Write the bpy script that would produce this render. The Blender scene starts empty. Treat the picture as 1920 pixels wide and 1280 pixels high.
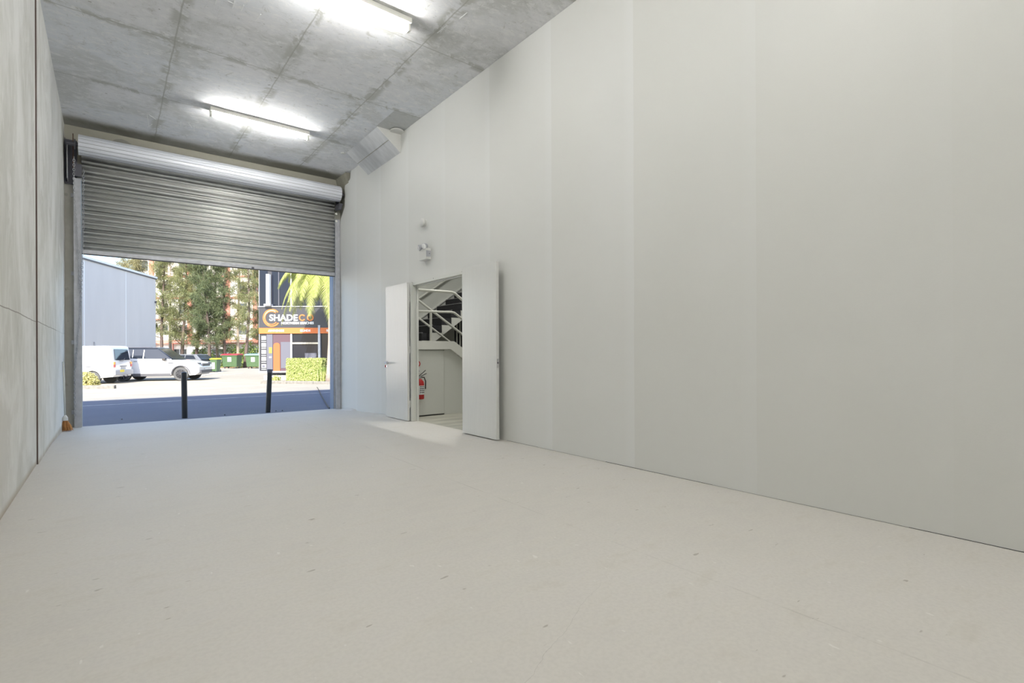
import bpy, bmesh, math, random
from mathutils import Vector, Matrix
C = bpy.context.scene.collection
SC = bpy.context.scene
random.seed(11)

# ------------------------------------------------------------------ camera
FPX, YAW, ROLL, SHY = 957.5, 0.6684, -0.004, 20.86
_c, _s = math.cos(YAW), math.sin(YAW)
FW = Vector((_s, _c, 0)); RT0 = Vector((_c, -_s, 0)); UP0 = Vector((0, 0, 1))
RT = RT0 * math.cos(ROLL) + UP0 * math.sin(ROLL)
UP = UP0 * math.cos(ROLL) - RT0 * math.sin(ROLL)
cd = bpy.data.cameras.new('camera'); cam = bpy.data.objects.new('camera', cd); C.objects.link(cam)
cd.sensor_width = 36; cd.lens = FPX / 1920 * 36; cd.shift_y = SHY / 1920
cd.clip_start = 0.05; cd.clip_end = 400
m = Matrix.Identity(4)
for i in range(3):
    m[i][0] = RT[i]; m[i][1] = UP[i]; m[i][2] = -FW[i]
m[2][3] = 1.0
cam.matrix_world = m
SC.camera = cam

# ------------------------------------------------------------------ world, sun, exposure
SC.view_settings.view_transform = 'Standard'
SC.view_settings.look = 'None'
SC.view_settings.gamma = 1
SC.view_settings.use_curve_mapping = False
SC.view_settings.exposure = 0.07
w = bpy.data.worlds.new('world'); SC.world = w; w.use_nodes = True
nt = w.node_tree; nt.nodes.clear()
sky = nt.nodes.new('ShaderNodeTexSky'); sky.sky_type = 'NISHITA'; sky.sun_disc = False
SUN_DIR = Vector((0.73, 1.12, -1.0)).normalized()
sky.sun_elevation = math.asin(-SUN_DIR.z); sky.sun_rotation = math.atan2(-SUN_DIR.x, -SUN_DIR.y)
bg = nt.nodes.new('ShaderNodeBackground'); bg.inputs['Strength'].default_value = 0.46
wo = nt.nodes.new('ShaderNodeOutputWorld')
nt.links.new(sky.outputs[0], bg.inputs[0]); nt.links.new(bg.outputs[0], wo.inputs[0])
sd = bpy.data.lights.new('sun', 'SUN'); sd.energy = 9.5; sd.angle = 0.01; sd.color = (1, 0.95, 0.86)
so = bpy.data.objects.new('sun', sd); C.objects.link(so)
so.rotation_euler = SUN_DIR.to_track_quat('-Z', 'Y').to_euler(); so.location = (0, -20, 30)
TUBE_STRENGTH = 140.0

# ------------------------------------------------------------------ materials
def mat(name, col, rough=0.6, metal=0.0, spec=0.5, noise=None, bump=None, emit=None, coat=0, alpha_trans=0):
    mt = bpy.data.materials.new(name); mt.use_nodes = True
    n = mt.node_tree; b = n.nodes['Principled BSDF']
    b.inputs['Base Color'].default_value = (*col, 1); b.inputs['Roughness'].default_value = rough
    b.inputs['Metallic'].default_value = metal; b.inputs['Specular IOR Level'].default_value = spec
    if coat: b.inputs['Coat Weight'].default_value = coat; b.inputs['Coat Roughness'].default_value = 0.05
    if emit:
        b.inputs['Emission Color'].default_value = (*emit[0], 1); b.inputs['Emission Strength'].default_value = emit[1]
    if noise:
        sc, amt = noise[0], noise[1]
        st = noise[2] if len(noise) > 2 else (1, 1, 1)
        tc = n.nodes.new('ShaderNodeTexCoord'); mp = n.nodes.new('ShaderNodeMapping'); mp.inputs['Scale'].default_value = st
        nz = n.nodes.new('ShaderNodeTexNoise'); nz.inputs['Scale'].default_value = sc; nz.inputs['Detail'].default_value = 6
        n.links.new(tc.outputs['Object'], mp.inputs[0]); n.links.new(mp.outputs[0], nz.inputs['Vector'])
        rp = n.nodes.new('ShaderNodeValToRGB')
        rp.color_ramp.elements[0].position = 0.3; rp.color_ramp.elements[1].position = 0.7
        rp.color_ramp.elements[0].color = (*[max(0, c * (1 - amt)) for c in col], 1)
        rp.color_ramp.elements[1].color = (*[min(1, c * (1 + amt)) for c in col], 1)
        n.links.new(nz.outputs[0], rp.inputs[0]); n.links.new(rp.outputs[0], b.inputs['Base Color'])
        if bump:
            bp = n.nodes.new('ShaderNodeBump'); bp.inputs['Strength'].default_value = bump; bp.inputs['Distance'].default_value = 0.01
            n.links.new(nz.outputs[0], bp.inputs['Height']); n.links.new(bp.outputs[0], b.inputs['Normal'])
    return mt

class NG:
    """small node-graph helper"""
    def __init__(s, name, rough=0.7):
        s.m = bpy.data.materials.new(name); s.m.use_nodes = True
        s.n = s.m.node_tree; s.b = s.n.nodes['Principled BSDF']; s.b.inputs['Roughness'].default_value = rough
        s.tc = s.n.nodes.new('ShaderNodeTexCoord').outputs['Object']
    def l(s, a, b): s.n.links.new(a, b)
    def sep(s):
        q = s.n.nodes.new('ShaderNodeSeparateXYZ'); s.l(s.tc, q.inputs[0]); return q.outputs
    def noise(s, scale, stretch=(1, 1, 1), detail=6, rough=0.55, vec=None, dist=0):
        mp = s.n.nodes.new('ShaderNodeMapping'); mp.inputs['Scale'].default_value = stretch
        s.l(vec or s.tc, mp.inputs[0])
        q = s.n.nodes.new('ShaderNodeTexNoise'); q.inputs['Scale'].default_value = scale
        q.inputs['Detail'].default_value = detail; q.inputs['Roughness'].default_value = rough; q.inputs['Distortion'].default_value = dist
        s.l(mp.outputs[0], q.inputs['Vector']); return q.outputs[0]
    def math(s, op, a, b=None, c=None, clamp=False):
        q = s.n.nodes.new('ShaderNodeMath'); q.operation = op; q.use_clamp = clamp
        for i, v in enumerate((a, b, c)):
            if v is None: continue
            if isinstance(v, (int, float)): q.inputs[i].default_value = v
            else: s.l(v, q.inputs[i])
        return q.outputs[0]
    def rng(s, v, a, b, lo=0.0, hi=1.0, smooth=True):
        q = s.n.nodes.new('ShaderNodeMapRange'); q.interpolation_type = 'SMOOTHSTEP' if smooth else 'LINEAR'
        s.l(v, q.inputs[0])
        for i, x in enumerate((a, b, lo, hi)): q.inputs[i + 1].default_value = x
        return q.outputs[0]
    def mix(s, fac, a, b, mode='MIX'):
        q = s.n.nodes.new('ShaderNodeMixRGB'); q.blend_type = mode
        for i, v in zip((0, 1, 2), (fac, a, b)):
            if isinstance(v, (int, float)): q.inputs[i].default_value = v
            elif isinstance(v, tuple): q.inputs[i].default_value = (*v, 1)
            else: s.l(v, q.inputs[i])
        return q.outputs[0]
    def line(s, coord, at, width):
        d = s.math('ABSOLUTE', s.math('SUBTRACT', coord, at))
        return s.rng(d, width * 0.35, width, 1, 0)
    def addmax(s, items):
        r = items[0]
        for i in items[1:]: r = s.math('MAXIMUM', r, i)
        return r
    def col(s, c): s.l(c, s.b.inputs['Base Color']); return s
    def bump(s, h, st=0.3, dist=0.01):
        q = s.n.nodes.new('ShaderNodeBump'); q.inputs['Strength'].default_value = st; q.inputs['Distance'].default_value = dist
        s.l(h, q.inputs['Height']); s.l(q.outputs[0], s.b.inputs['Normal'])

# --- concrete floor
g = NG('floor_concrete', 0.5)
x, y, z = g.sep()
n1 = g.noise(0.55, detail=5); n2 = g.noise(3.5, (1, 2.2, 1), 8, 0.65); n3 = g.noise(60, detail=2)
base = g.mix(g.rng(n1, .35, .65), (0.655, 0.626, 0.581), (0.695, 0.666, 0.627))
base = g.mix(g.rng(n2, .3, .75), base, (0.706, 0.676, 0.621))
base = g.mix(g.rng(n2, .52, .70, 0, .5), base, (0.609, 0.572, 0.517))
base = g.mix(g.rng(n3, .35, .7, 0, .16), base, (0.460, 0.438, 0.396))
fl = g.noise(9, (1.0, 3.0, 1), 2, 0.4)
base = g.mix(g.rng(fl, .735, .77, 0, .5), base, (0.253, 0.213, 0.165))
fl2 = g.noise(14, (2.2, 1, 1), 2, 0.4)
base = g.mix(g.rng(fl2, .73, .77, 0, .6), base, (0.828, 0.808, 0.770))
wob = g.math('MULTIPLY', g.math('SUBTRACT', g.noise(5, detail=8), .5), .25)
crk = g.line(g.math('ADD', g.math('SUBTRACT', x, g.math('MULTIPLY', y, 2.134)), g.math('MULTIPLY', wob, .8)), -1.555, .0025)
crk = g.math('MULTIPLY', crk, g.rng(y, 1.33, 1.69, 1, 0))
saw = g.line(g.math('ADD', x, g.math('MULTIPLY', y, -.02)), 2.05, .006)
saw = g.math('MULTIPLY', saw, g.rng(g.noise(3, detail=4), .4, .6, .03, .28))
cr2 = g.line(g.math('ADD', g.math('SUBTRACT', x, g.math('MULTIPLY', y, -.35)), wob), 4.9, .006)
cracks = g.addmax([g.math('MULTIPLY', crk, .35), saw, g.math('MULTIPLY', cr2, .15)])
base = g.mix(cracks, base, (0.275, 0.253, 0.220))
g.col(base); g.bump(n2, .08); g.b.inputs['Roughness'].default_value = .55
M_floor = g.m

# --- ceiling concrete with formwork joints
g = NG('ceiling_concrete', 0.8)
x, y, z = g.sep()
n1 = g.noise(1.1, detail=9, rough=.62, dist=.6); n2 = g.noise(7, (1, 1.8, 1), 12, 0.78, dist=.5); n4 = g.noise(.45)
base = g.mix(g.rng(n1, .40, .60), (0.684, 0.690, 0.690), (0.798, 0.798, 0.815))
base = g.mix(g.rng(n4, .4, .6), base, (0.752, 0.775, 0.809), 'MIX')
base = g.mix(g.rng(n1, .38, .5, .55, 0), base, (0.593, 0.598, 0.581))
base = g.mix(g.rng(n2, .50, .60, 0, .75), base, (0.860, 0.860, 0.860))
base = g.mix(g.rng(n2, .44, .36, 0, .75), base, (0.536, 0.536, 0.513))
sm = g.noise(4.2, (1.8, 1, 1), 14, 0.82, dist=1.2)
base = g.mix(g.rng(sm, .56, .64, 0, .6), base, (0.502, 0.502, 0.467))
base = g.mix(g.rng(g.noise(22, (.7, 3.2, 1), 5, .7, dist=1.5), .645, .69, 0, .75), base, (0.342, 0.342, 0.308))
base = g.mix(g.rng(g.noise(11, (1, 1.3, 1), 2, .4), .765, .785, 0, .8), base, (0.296, 0.291, 0.251))
base = g.mix(g.rng(g.noise(34, (.5, 4.5, 1), 3, .6, dist=2.5), .69, .73, 0, .6), base, (0.860, 0.860, 0.860))
wb = g.math('MULTIPLY', g.math('SUBTRACT', g.noise(3, detail=6), .5), .035)
xw = g.math('ADD', x, wb); yw = g.math('ADD', y, wb)
XJ = [-.5 + 1.085 * k for k in range(0, 5)]; YJ = [8.2 - 1.58 * k for k in range(0, 10)]
thin = g.addmax([g.line(xw, a, .011) for a in (0.575, 1.645, 2.73)] + [g.line(yw, a, .010) for a in YJ])
soft = g.addmax([g.line(xw, a, .11) for a in (0.575, 1.645, 2.73)] + [g.line(yw, a, .09) for a in YJ])
soft = g.math('MULTIPLY', soft, g.rng(g.noise(3.4, detail=9, rough=.7, dist=.8), .46, .56, 0, .85))
base = g.mix(soft, base, (0.490, 0.496, 0.467))
base = g.mix(g.math('MULTIPLY', thin, .6), base, (0.376, 0.376, 0.342))
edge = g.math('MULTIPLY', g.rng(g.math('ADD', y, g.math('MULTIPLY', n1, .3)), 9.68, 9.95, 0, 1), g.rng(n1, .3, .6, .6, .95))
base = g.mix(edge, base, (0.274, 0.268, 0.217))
patch = g.math('MULTIPLY', g.math('MULTIPLY', g.rng(x, 3.15, 3.16), g.rng(y, 6.6, 6.61)), g.rng(y, 7.25, 7.26, 1, 0))
base = g.mix(g.math('MULTIPLY', patch, .6), base, (0.410, 0.416, 0.388))
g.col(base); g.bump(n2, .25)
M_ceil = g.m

# --- precast concrete left wall (vertical streaks)
g = NG('precast_wall', 0.75)
x, y, z = g.sep()
n1 = g.noise(1.5, (1, .45, .40), 9, .62, dist=.7); n2 = g.noise(5, (1, .5, .25), 10, .72, dist=.8); n3 = g.noise(40, (1, 1, .35), 3)
base = g.mix(g.rng(n1, .38, .62), (0.633, 0.633, 0.594), (0.790, 0.790, 0.767))
base = g.mix(g.rng(n2, .46, .62, 0, .65), base, (0.860, 0.860, 0.846))
base = g.mix(g.rng(n2, .30, .46, .6, 0), base, (0.515, 0.510, 0.470))
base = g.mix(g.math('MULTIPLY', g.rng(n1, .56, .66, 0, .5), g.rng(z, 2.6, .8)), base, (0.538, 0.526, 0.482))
pt = g.noise(6, (1, 1.5, 1), 2)
base = g.mix(g.rng(pt, .76, .79, 0, .8), base, (0.179, 0.168, 0.146))
vj = g.math('ADD', y, g.math('MULTIPLY', g.math('SUBTRACT', g.noise(2), .5), .01))
v = g.line(vj, 6.33, .012)
hz = g.math('ADD', z, g.math('MULTIPLY', g.math('SUBTRACT', g.noise(1.2), .5), .05))
h = g.math('MULTIPLY', g.line(hz, 1.30, .006), g.rng(y, 8.3, 8.6, .8, .25))
base = g.mix(g.math('MULTIPLY', v, .85), base, (0.112, 0.078, 0.067))
base = g.mix(h, base, (0.246, 0.224, 0.202))
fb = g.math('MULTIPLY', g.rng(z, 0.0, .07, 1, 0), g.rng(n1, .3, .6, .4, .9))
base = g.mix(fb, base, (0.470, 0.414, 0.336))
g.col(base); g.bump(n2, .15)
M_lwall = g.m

# --- painted plasterboard right wall (pale bands from the board joints: uneven light put into the colour)
g = NG('painted_wall', 0.55)
x, y, z = g.sep()
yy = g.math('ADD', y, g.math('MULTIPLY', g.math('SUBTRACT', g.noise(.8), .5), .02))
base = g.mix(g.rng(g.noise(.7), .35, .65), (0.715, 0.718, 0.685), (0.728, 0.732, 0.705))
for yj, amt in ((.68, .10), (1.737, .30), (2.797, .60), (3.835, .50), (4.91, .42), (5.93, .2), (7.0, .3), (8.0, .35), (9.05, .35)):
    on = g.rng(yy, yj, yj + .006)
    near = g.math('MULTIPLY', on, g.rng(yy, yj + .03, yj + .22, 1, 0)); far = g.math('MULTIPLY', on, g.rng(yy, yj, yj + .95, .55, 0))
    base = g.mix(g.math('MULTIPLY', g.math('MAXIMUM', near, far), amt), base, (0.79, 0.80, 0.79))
g.col(base); nb = g.noise(140, detail=3); g.bump(nb, .10, .004)
M_rwall = g.m

M_conc_d = mat('raw_concrete_dark', (0.33, 0.32, 0.26), .85, noise=(6, .18), bump=.3)
g = NG('raw_concrete_pier', .85); x, y, z = g.sep()
n1 = g.noise(5, detail=8)
base = g.mix(g.rng(n1, .3, .7), (0.47, 0.46, 0.41), (0.56, 0.55, 0.50))
base = g.mix(g.rng(n1, .62, .7, 0, .5), base, (.25, .24, .2))
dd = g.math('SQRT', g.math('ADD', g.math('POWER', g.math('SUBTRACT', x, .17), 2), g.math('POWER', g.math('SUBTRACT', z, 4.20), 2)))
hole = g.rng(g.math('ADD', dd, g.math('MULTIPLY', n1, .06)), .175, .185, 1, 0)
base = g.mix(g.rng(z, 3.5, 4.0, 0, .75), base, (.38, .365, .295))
base = g.mix(g.math('MULTIPLY', hole, .75), base, (.24, .24, .215))
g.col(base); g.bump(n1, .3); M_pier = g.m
M_haunch = mat('haunch_concrete', (0.60, 0.61, 0.62), .8, noise=(4, .10, (1, 3, 1)), bump=.15)
M_white = mat('white_paint', (0.74, 0.74, 0.71), .4)
M_frame = mat('frame_paint', (0.70, 0.71, 0.67), .4)
g = NG('gloss_door_paint', .22); n1 = g.noise(60, (1, 1, .06), 3)
g.col(g.mix(g.rng(n1, .3, .7), (.74, .745, .72), (.76, .765, .74))); g.bump(n1, .12, .002); M_door = g.m
M_stairwall = mat('stair_wall_paint', (0.66, 0.67, 0.63), .6)
M_stairwhite = mat('stair_white', (0.76, 0.76, 0.72), .5)
M_carpet = mat('dark_carpet', (0.036, 0.036, 0.041), .9, noise=(50, .3))
M_rail = mat('rail_paint', (0.68, 0.68, 0.63), .3)
M_steel = mat('galv_steel', (0.50, 0.51, 0.54), .45, .5, noise=(14, .12))
M_steeldk = mat('dark_steel', (0.12, 0.12, 0.14), .5, .5)
M_rust = mat('rusty_steel', (0.12, 0.07, 0.05), .7, .3, noise=(20, .4))
M_curtain = mat('shutter_zinc', (0.78, 0.78, 0.75), .42, .15, noise=(9, .05))
M_drum = mat('shutter_drum_zinc', (0.72, 0.74, 0.79), .45, .2)
M_groove = mat('groove_dark', (0.16, 0.16, 0.17), .6, .3)
M_bluejamb = mat('blue_grey_jamb', (0.20, 0.27, 0.38), .5)
M_plastic = mat('white_plastic', (0.68, 0.68, 0.65), .4)
M_lens = mat('lamp_lens', (0.85, 0.85, 0.85), .1)
M_chrome = mat('chrome', (0.7, 0.7, 0.72), .15, 1)
M_red = mat('red_enamel', (0.45, 0.02, 0.02), .3)
M_black = mat('black_rubber', (0.012, 0.012, 0.014), .5)
M_whitelab = mat('white_label', (0.8, 0.8, 0.8), .5)
M_straw = mat('straw', (0.68, 0.36, 0.14), .8, noise=(60, .35, (6, 6, 1)))
M_tube = mat('fluorescent_tube', (1, 1, 1), .5, emit=((1.0, 0.985, 0.95), TUBE_STRENGTH))
M_batten = mat('batten_white', (0.82, 0.82, 0.76), .35)
M_chalk = mat('chalk', (0.85, 0.86, 0.86), .9)
M_bollard = mat('bollard_black', (0.012, 0.016, 0.022), .35, coat=.3)
g = NG('driveway_concrete', .85); x, y, z = g.sep()
n1 = g.noise(.8, detail=6); n2 = g.noise(26, (.6, 1.6, 1), 5)
base = g.mix(g.rng(n1, .3, .7), (.36, .325, .27), (.42, .385, .32)); base = g.mix(g.rng(n2, .35, .7, 0, .5), base, (.28, .25, .21))
shade_tone = g.rng(y, 18.6, 20.0, 1, 0)  # building's bluish shade put into the ground colour, up to its shadow edge
base = g.mix(g.math('MULTIPLY', shade_tone, .75), base, (.070, .085, .150))
g.col(base); g.bump(n2, .4); M_drive = g.m
M_line = mat('road_paint', (0.62, 0.62, 0.62), .7, noise=(8, .25))
M_kerb = mat('kerb_concrete', (0.22, 0.205, 0.18), .85, noise=(9, .2))
M_bluewall = mat('blue_grey_render', (0.66, 0.62, 0.60), .7, noise=(1.2, .025, (1, 1, .25)))
M_soil = mat('soil_mulch', (0.33, 0.19, 0.10), .95, noise=(9, .3))
M_carwhite = mat('car_white', (0.78, 0.78, 0.79), .25, coat=.6)
M_carsilver = mat('car_silver', (0.22, 0.23, 0.25), .3, .4, coat=.6)
M_clad = mat('car_cladding', (0.10, 0.10, 0.11), .6)
M_glass = mat('car_glass', (0.02, 0.025, 0.035), .08, spec=.8)
M_tyre = mat('tyre', (0.09, 0.09, 0.09), .8)
M_rim = mat('rim', (0.10, 0.10, 0.11), .35, .7)
M_rims = mat('rim_silver', (0.45, 0.45, 0.46), .35, .7)
M_amber = mat('amber_lens', (0.8, 0.32, 0.03), .25)
M_redlens = mat('red_lens', (0.5, 0.02, 0.02), .2)
M_yellow = mat('yellow_plate', (0.85, 0.68, 0.04), .5)
M_bumper = mat('bumper_grey', (0.42, 0.43, 0.46), .5)
M_greenbin = mat('green_bin', (0.075, 0.13, 0.06), .5, noise=(8, .1))
M_lidred = mat('lid_red', (0.50, 0.03, 0.05), .45)
M_lidblue = mat('lid_blue', (0.22, 0.50, 0.80), .45)
M_lidyel = mat('lid_yellow', (0.85, 0.75, 0.05), .45)
M_graph = mat('graphite_panel', (0.036, 0.036, 0.042), .5)
M_plum = mat('plum_panel', (0.10, 0.055, 0.07), .5)
M_orange = mat('orange_sign', (0.62, 0.165, 0.04), .5)
M_orange2 = mat('orange_arch', (0.42, 0.115, 0.035), .5)
M_greyp = mat('grey_panel', (0.12, 0.12, 0.15), .5)
M_signwhite = mat('sign_white', (0.85, 0.85, 0.85), .5)
M_shopglass = mat('shop_glass', (0.012, 0.015, 0.026), .12, spec=.25)
M_mull = mat('mullion', (0.45, 0.45, 0.46), .4, .3)
M_cream = mat('cream_render', (0.86, 0.81, 0.75), .8, noise=(.4, .04))
M_brick = mat('red_brick', (0.50, 0.20, 0.15), .85, noise=(3, .15))
M_windark = mat('window_dark', (0.05, 0.06, 0.07), .2)
M_bark = mat('bark', (0.13, 0.095, 0.08), .9, noise=(12, .4, (3, 3, .6)))
M_barkp = mat('pale_bark', (0.36, 0.29, 0.24), .9, noise=(12, .25, (3, 3, .6)))
def leafmat(name, a, b, tr=.25):
    g = NG(name, .6)
    oi = g.n.nodes.new('ShaderNodeNewGeometry')
    q = g.n.nodes.new('ShaderNodeValToRGB'); g.l(oi.outputs['Random Per Island'], q.inputs[0])
    q.color_ramp.elements[0].color = (*a, 1); q.color_ramp.elements[1].color = (*b, 1)
    g.col(q.outputs[0])
    ts = g.n.nodes.new('ShaderNodeBsdfTranslucent'); g.l(q.outputs[0], ts.inputs[0])
    mx = g.n.nodes.new('ShaderNodeMixShader'); mx.inputs[0].default_value = tr
    out = g.n.nodes['Material Output']
    g.l(g.b.outputs[0], mx.inputs[1]); g.l(ts.outputs[0], mx.inputs[2]); g.l(mx.outputs[0], out.inputs[0])
    return g.m
M_needle = leafmat('needle_green', (0.12, 0.145, 0.055), (0.33, 0.33, 0.15))
M_needle2 = leafmat('needle_olive', (0.17, 0.165, 0.075), (0.40, 0.36, 0.19))
M_needle3 = leafmat('needle_dark', (0.07, 0.10, 0.05), (0.21, 0.24, 0.11))
M_palm = leafmat('palm_green', (0.30, 0.36, 0.07), (0.62, 0.62, 0.24), .35)
M_hedge = leafmat('hedge_green', (0.28, 0.36, 0.08), (0.62, 0.62, 0.28))
M_bush = leafmat('bush_yellow', (0.36, 0.34, 0.10), (0.70, 0.64, 0.30))
M_shrub = leafmat('shrub_green', (0.14, 0.22, 0.05), (0.34, 0.42, 0.12))

# ------------------------------------------------------------------ mesh helpers
def link(name, me, m=None, parent=None, loc=None):
    o = bpy.data.objects.new(name, me); C.objects.link(o)
    if m and me is not None: me.materials.append(m)
    if parent: o.parent = parent
    if loc: o.location = loc
    return o
class MB:
    def __init__(s): s.v = []; s.f = []
    def add(s, vs, fs):
        k = len(s.v); s.v += [tuple(a) for a in vs]; s.f += [tuple(i + k for i in f) for f in fs]; return s
    def box(s, a, b):
        x0, y0, z0 = a; x1, y1, z1 = b
        return s.add([(x0, y0, z0), (x1, y0, z0), (x1, y1, z0), (x0, y1, z0), (x0, y0, z1), (x1, y0, z1), (x1, y1, z1), (x0, y1, z1)],
                     [(0, 3, 2, 1), (4, 5, 6, 7), (0, 1, 5, 4), (1, 2, 6, 5), (2, 3, 7, 6), (3, 0, 4, 7)])
    def prism(s, poly, fn, a, b):
        """poly: 2-D outline; fn(u,v,t)->xyz; extruded from t=a to t=b"""
        n = len(poly)
        vs = [fn(u, v, a) for u, v in poly] + [fn(u, v, b) for u, v in poly]
        return s.add(vs, [tuple(range(n))[::-1], tuple(range(n, 2 * n))] + [(i, (i + 1) % n, n + (i + 1) % n, n + i) for i in range(n)])
    def tube(s, pts, r, n=8, cap=True):
        pts = [Vector(p) for p in pts]; rs = r if isinstance(r, (list, tuple)) else [r] * len(pts)
        rings = []; prev = None
        for i, p in enumerate(pts):
            t = (pts[min(i + 1, len(pts) - 1)] - pts[max(i - 1, 0)]).normalized()
            if prev is None:
                a = Vector((0, 0, 1)) if abs(t.z) < .9 else Vector((1, 0, 0)); u = t.cross(a).normalized()
            else: u = (prev - t * prev.dot(t)).normalized()
            prev = u; v = t.cross(u)
            rings.append([p + (u * math.cos(2 * math.pi * k / n) + v * math.sin(2 * math.pi * k / n)) * rs[i] for k in range(n)])
        vs = [q for rg in rings for q in rg]; fs = []
        for i in range(len(pts) - 1):
            for k in range(n): fs.append((i * n + k, i * n + (k + 1) % n, (i + 1) * n + (k + 1) % n, (i + 1) * n + k))
        if cap: fs.append(tuple(range(n))[::-1]); fs.append(tuple((len(pts) - 1) * n + k for k in range(n)))
        return s.add(vs, fs)
    def lathe(s, prof, c, ax, n=24):
        """prof: (radius, distance along axis)"""
        ax = Vector(ax).normalized(); a = Vector((0, 0, 1)) if abs(ax.z) < .9 else Vector((1, 0, 0))
        u = ax.cross(a).normalized(); v = ax.cross(u); c = Vector(c)
        vs = [c + ax * h + (u * math.cos(2 * math.pi * k / n) + v * math.sin(2 * math.pi * k / n)) * max(r, 1e-4) for r, h in prof for k in range(n)]
        fs = [(i * n + k, i * n + (k + 1) % n, (i + 1) * n + (k + 1) % n, (i + 1) * n + k) for i in range(len(prof) - 1) for k in range(n)]
        fs += [tuple(range(n))[::-1], tuple((len(prof) - 1) * n + k for k in range(n))]
        return s.add(vs, fs)
    def build(s, name, m, parent=None, bevel=0, smooth=False, fix=True):
        me = bpy.data.meshes.new(name); me.from_pydata(s.v, [], s.f)
        if fix or bevel:
            bm = bmesh.new(); bm.from_mesh(me)
            if bevel:
                bmesh.ops.remove_doubles(bm, verts=bm.verts, dist=1e-5)
                es = [e for e in bm.edges if len(e.link_faces) == 2 and e.calc_face_angle(0) > .5]
                bmesh.ops.bevel(bm, geom=es, offset=bevel, segments=2, affect='EDGES', profile=.6, clamp_overlap=True)
            bmesh.ops.recalc_face_normals(bm, faces=bm.faces)
            bm.to_mesh(me); bm.free()
        if smooth:
            for p in me.polygons: p.use_smooth = True
        return link(name, me, m, parent)
def struct(o): o['kind'] = 'structure'; return o
def tag(o, label, cat, group=None, kind=None):
    o['label'] = label; o['category'] = cat
    if group: o['group'] = group
    if kind: o['kind'] = kind
    return o
def empty(name, label, cat, loc=(0, 0, 0), rz=0, group=None):
    o = bpy.data.objects.new(name, None); C.objects.link(o); o.location = loc; o.rotation_euler = (0, 0, rz)
    o.empty_display_size = .1
    return tag(o, label, cat, group)
def bx(name, a, b, m, parent=None, bevel=0): return MB().box(a, b).build(name, m, parent, bevel)
def text_part(name, s, m, parent, fn, x0, x1, y0, y1, bold=0.0, thick=.01):
    """letters fitted to the box x0..x1, y0..y1 of a plane; fn(u,v,t)->local xyz"""
    cu = bpy.data.curves.new(name, 'FONT'); cu.body = s; cu.extrude = .05; cu.offset = bold; cu.size = 1; cu.resolution_u = 3
    o = bpy.data.objects.new(name, cu); C.objects.link(o)
    dg = bpy.context.evaluated_depsgraph_get(); dg.update()
    me = bpy.data.meshes.new_from_object(o.evaluated_get(dg)); C.objects.unlink(o); bpy.data.objects.remove(o); bpy.data.curves.remove(cu)
    xs = [v.co.x for v in me.vertices]; ys = [v.co.y for v in me.vertices]
    ax, bx_, ay, by = min(xs), max(xs), min(ys), max(ys)
    for v in me.vertices:
        u = x0 + (v.co.x - ax) / (bx_ - ax) * (x1 - x0); w_ = y0 + (v.co.y - ay) / (by - ay) * (y1 - y0)
        v.co = fn(u, w_, thick * (.5 + v.co.z * 10))
    me.materials.clear()
    return link(name, me, m, parent)

# ------------------------------------------------------------------ room dimensions
RX, LX, CZ, D, YB = 3.554, -0.518, 4.40, 10.0, -5.0
CR = 7.70                      # where the slab starts falling towards the shutter
def fz(y): return 0.0 if y < CR else -0.088 * (y - CR) / (10.06 - CR)

# floor
mb = MB(); ys = [YB, 0, 3, 6, CR, 8.5, 9.3, 10.06]
for a, b in zip(ys[:-1], ys[1:]):
    mb.add([(LX - .1, a, fz(a)), (RX + .03, a, fz(a)), (RX + .03, b, fz(b)), (LX - .1, b, fz(b)),
            (LX - .1, a, -.45), (RX + .03, a, -.45), (RX + .03, b, -.45), (LX - .1, b, -.45)],
           [(0, 1, 2, 3), (7, 6, 5, 4), (0, 4, 5, 1), (1, 5, 6, 2), (2, 6, 7, 3), (3, 7, 4, 0)])
struct(mb.build('floor', M_floor, fix=False))
# ceiling slab
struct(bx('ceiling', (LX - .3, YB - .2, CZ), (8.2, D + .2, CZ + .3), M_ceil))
# left wall
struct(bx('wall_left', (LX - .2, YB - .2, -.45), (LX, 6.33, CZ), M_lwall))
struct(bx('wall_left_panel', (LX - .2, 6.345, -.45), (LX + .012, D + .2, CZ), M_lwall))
struct(bx('trim_9', (LX - .1, 6.331, -.10), (LX + .009, 6.3445, CZ), mat('joint_sealant', (.13, .09, .08), .7)))
# back wall behind the camera
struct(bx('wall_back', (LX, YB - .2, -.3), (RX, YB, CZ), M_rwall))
# right wall: thin painted partition with a ragged far end and the double-door opening
OY0, OY1, OZ = 5.36, 6.80, 2.03
TH = 0.035
mb = MB()
fn = lambda u, v, t: (RX + t, u, v)
mb.prism([(YB, -.005), (OY0, -.005), (OY0, OZ), (YB, OZ)], fn, 0, TH)
mb.prism([(YB, OZ), (8.5, OZ), (8.5, CZ - .002), (YB, CZ - .002)], fn, 0, TH)
mb.prism([(OY1, -.005), (8.5, -.03), (8.5, OZ), (OY1, OZ)], fn, 0, TH)
mb.prism([(8.5, -.03), (9.94, -.09), (9.93, 3.45), (9.86, 3.62), (9.66, 3.80), (9.64, 3.92), (9.66, 3.95), (9.63, 4.0), (9.66, 4.16), (9.62, 4.22),
          (9.40, 4.25), (9.36, 4.28), (9.355, 4.33), (9.32, CZ - .002), (8.5, CZ - .002)], fn, 0, TH)
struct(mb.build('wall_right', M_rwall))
# concrete wall beyond the partition's ragged end
struct(MB().box((RX + TH + .005, 8.9 + .45, -.4), (RX + .25, D, CZ)).build('wall_right_concrete', M_conc_d))
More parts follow.
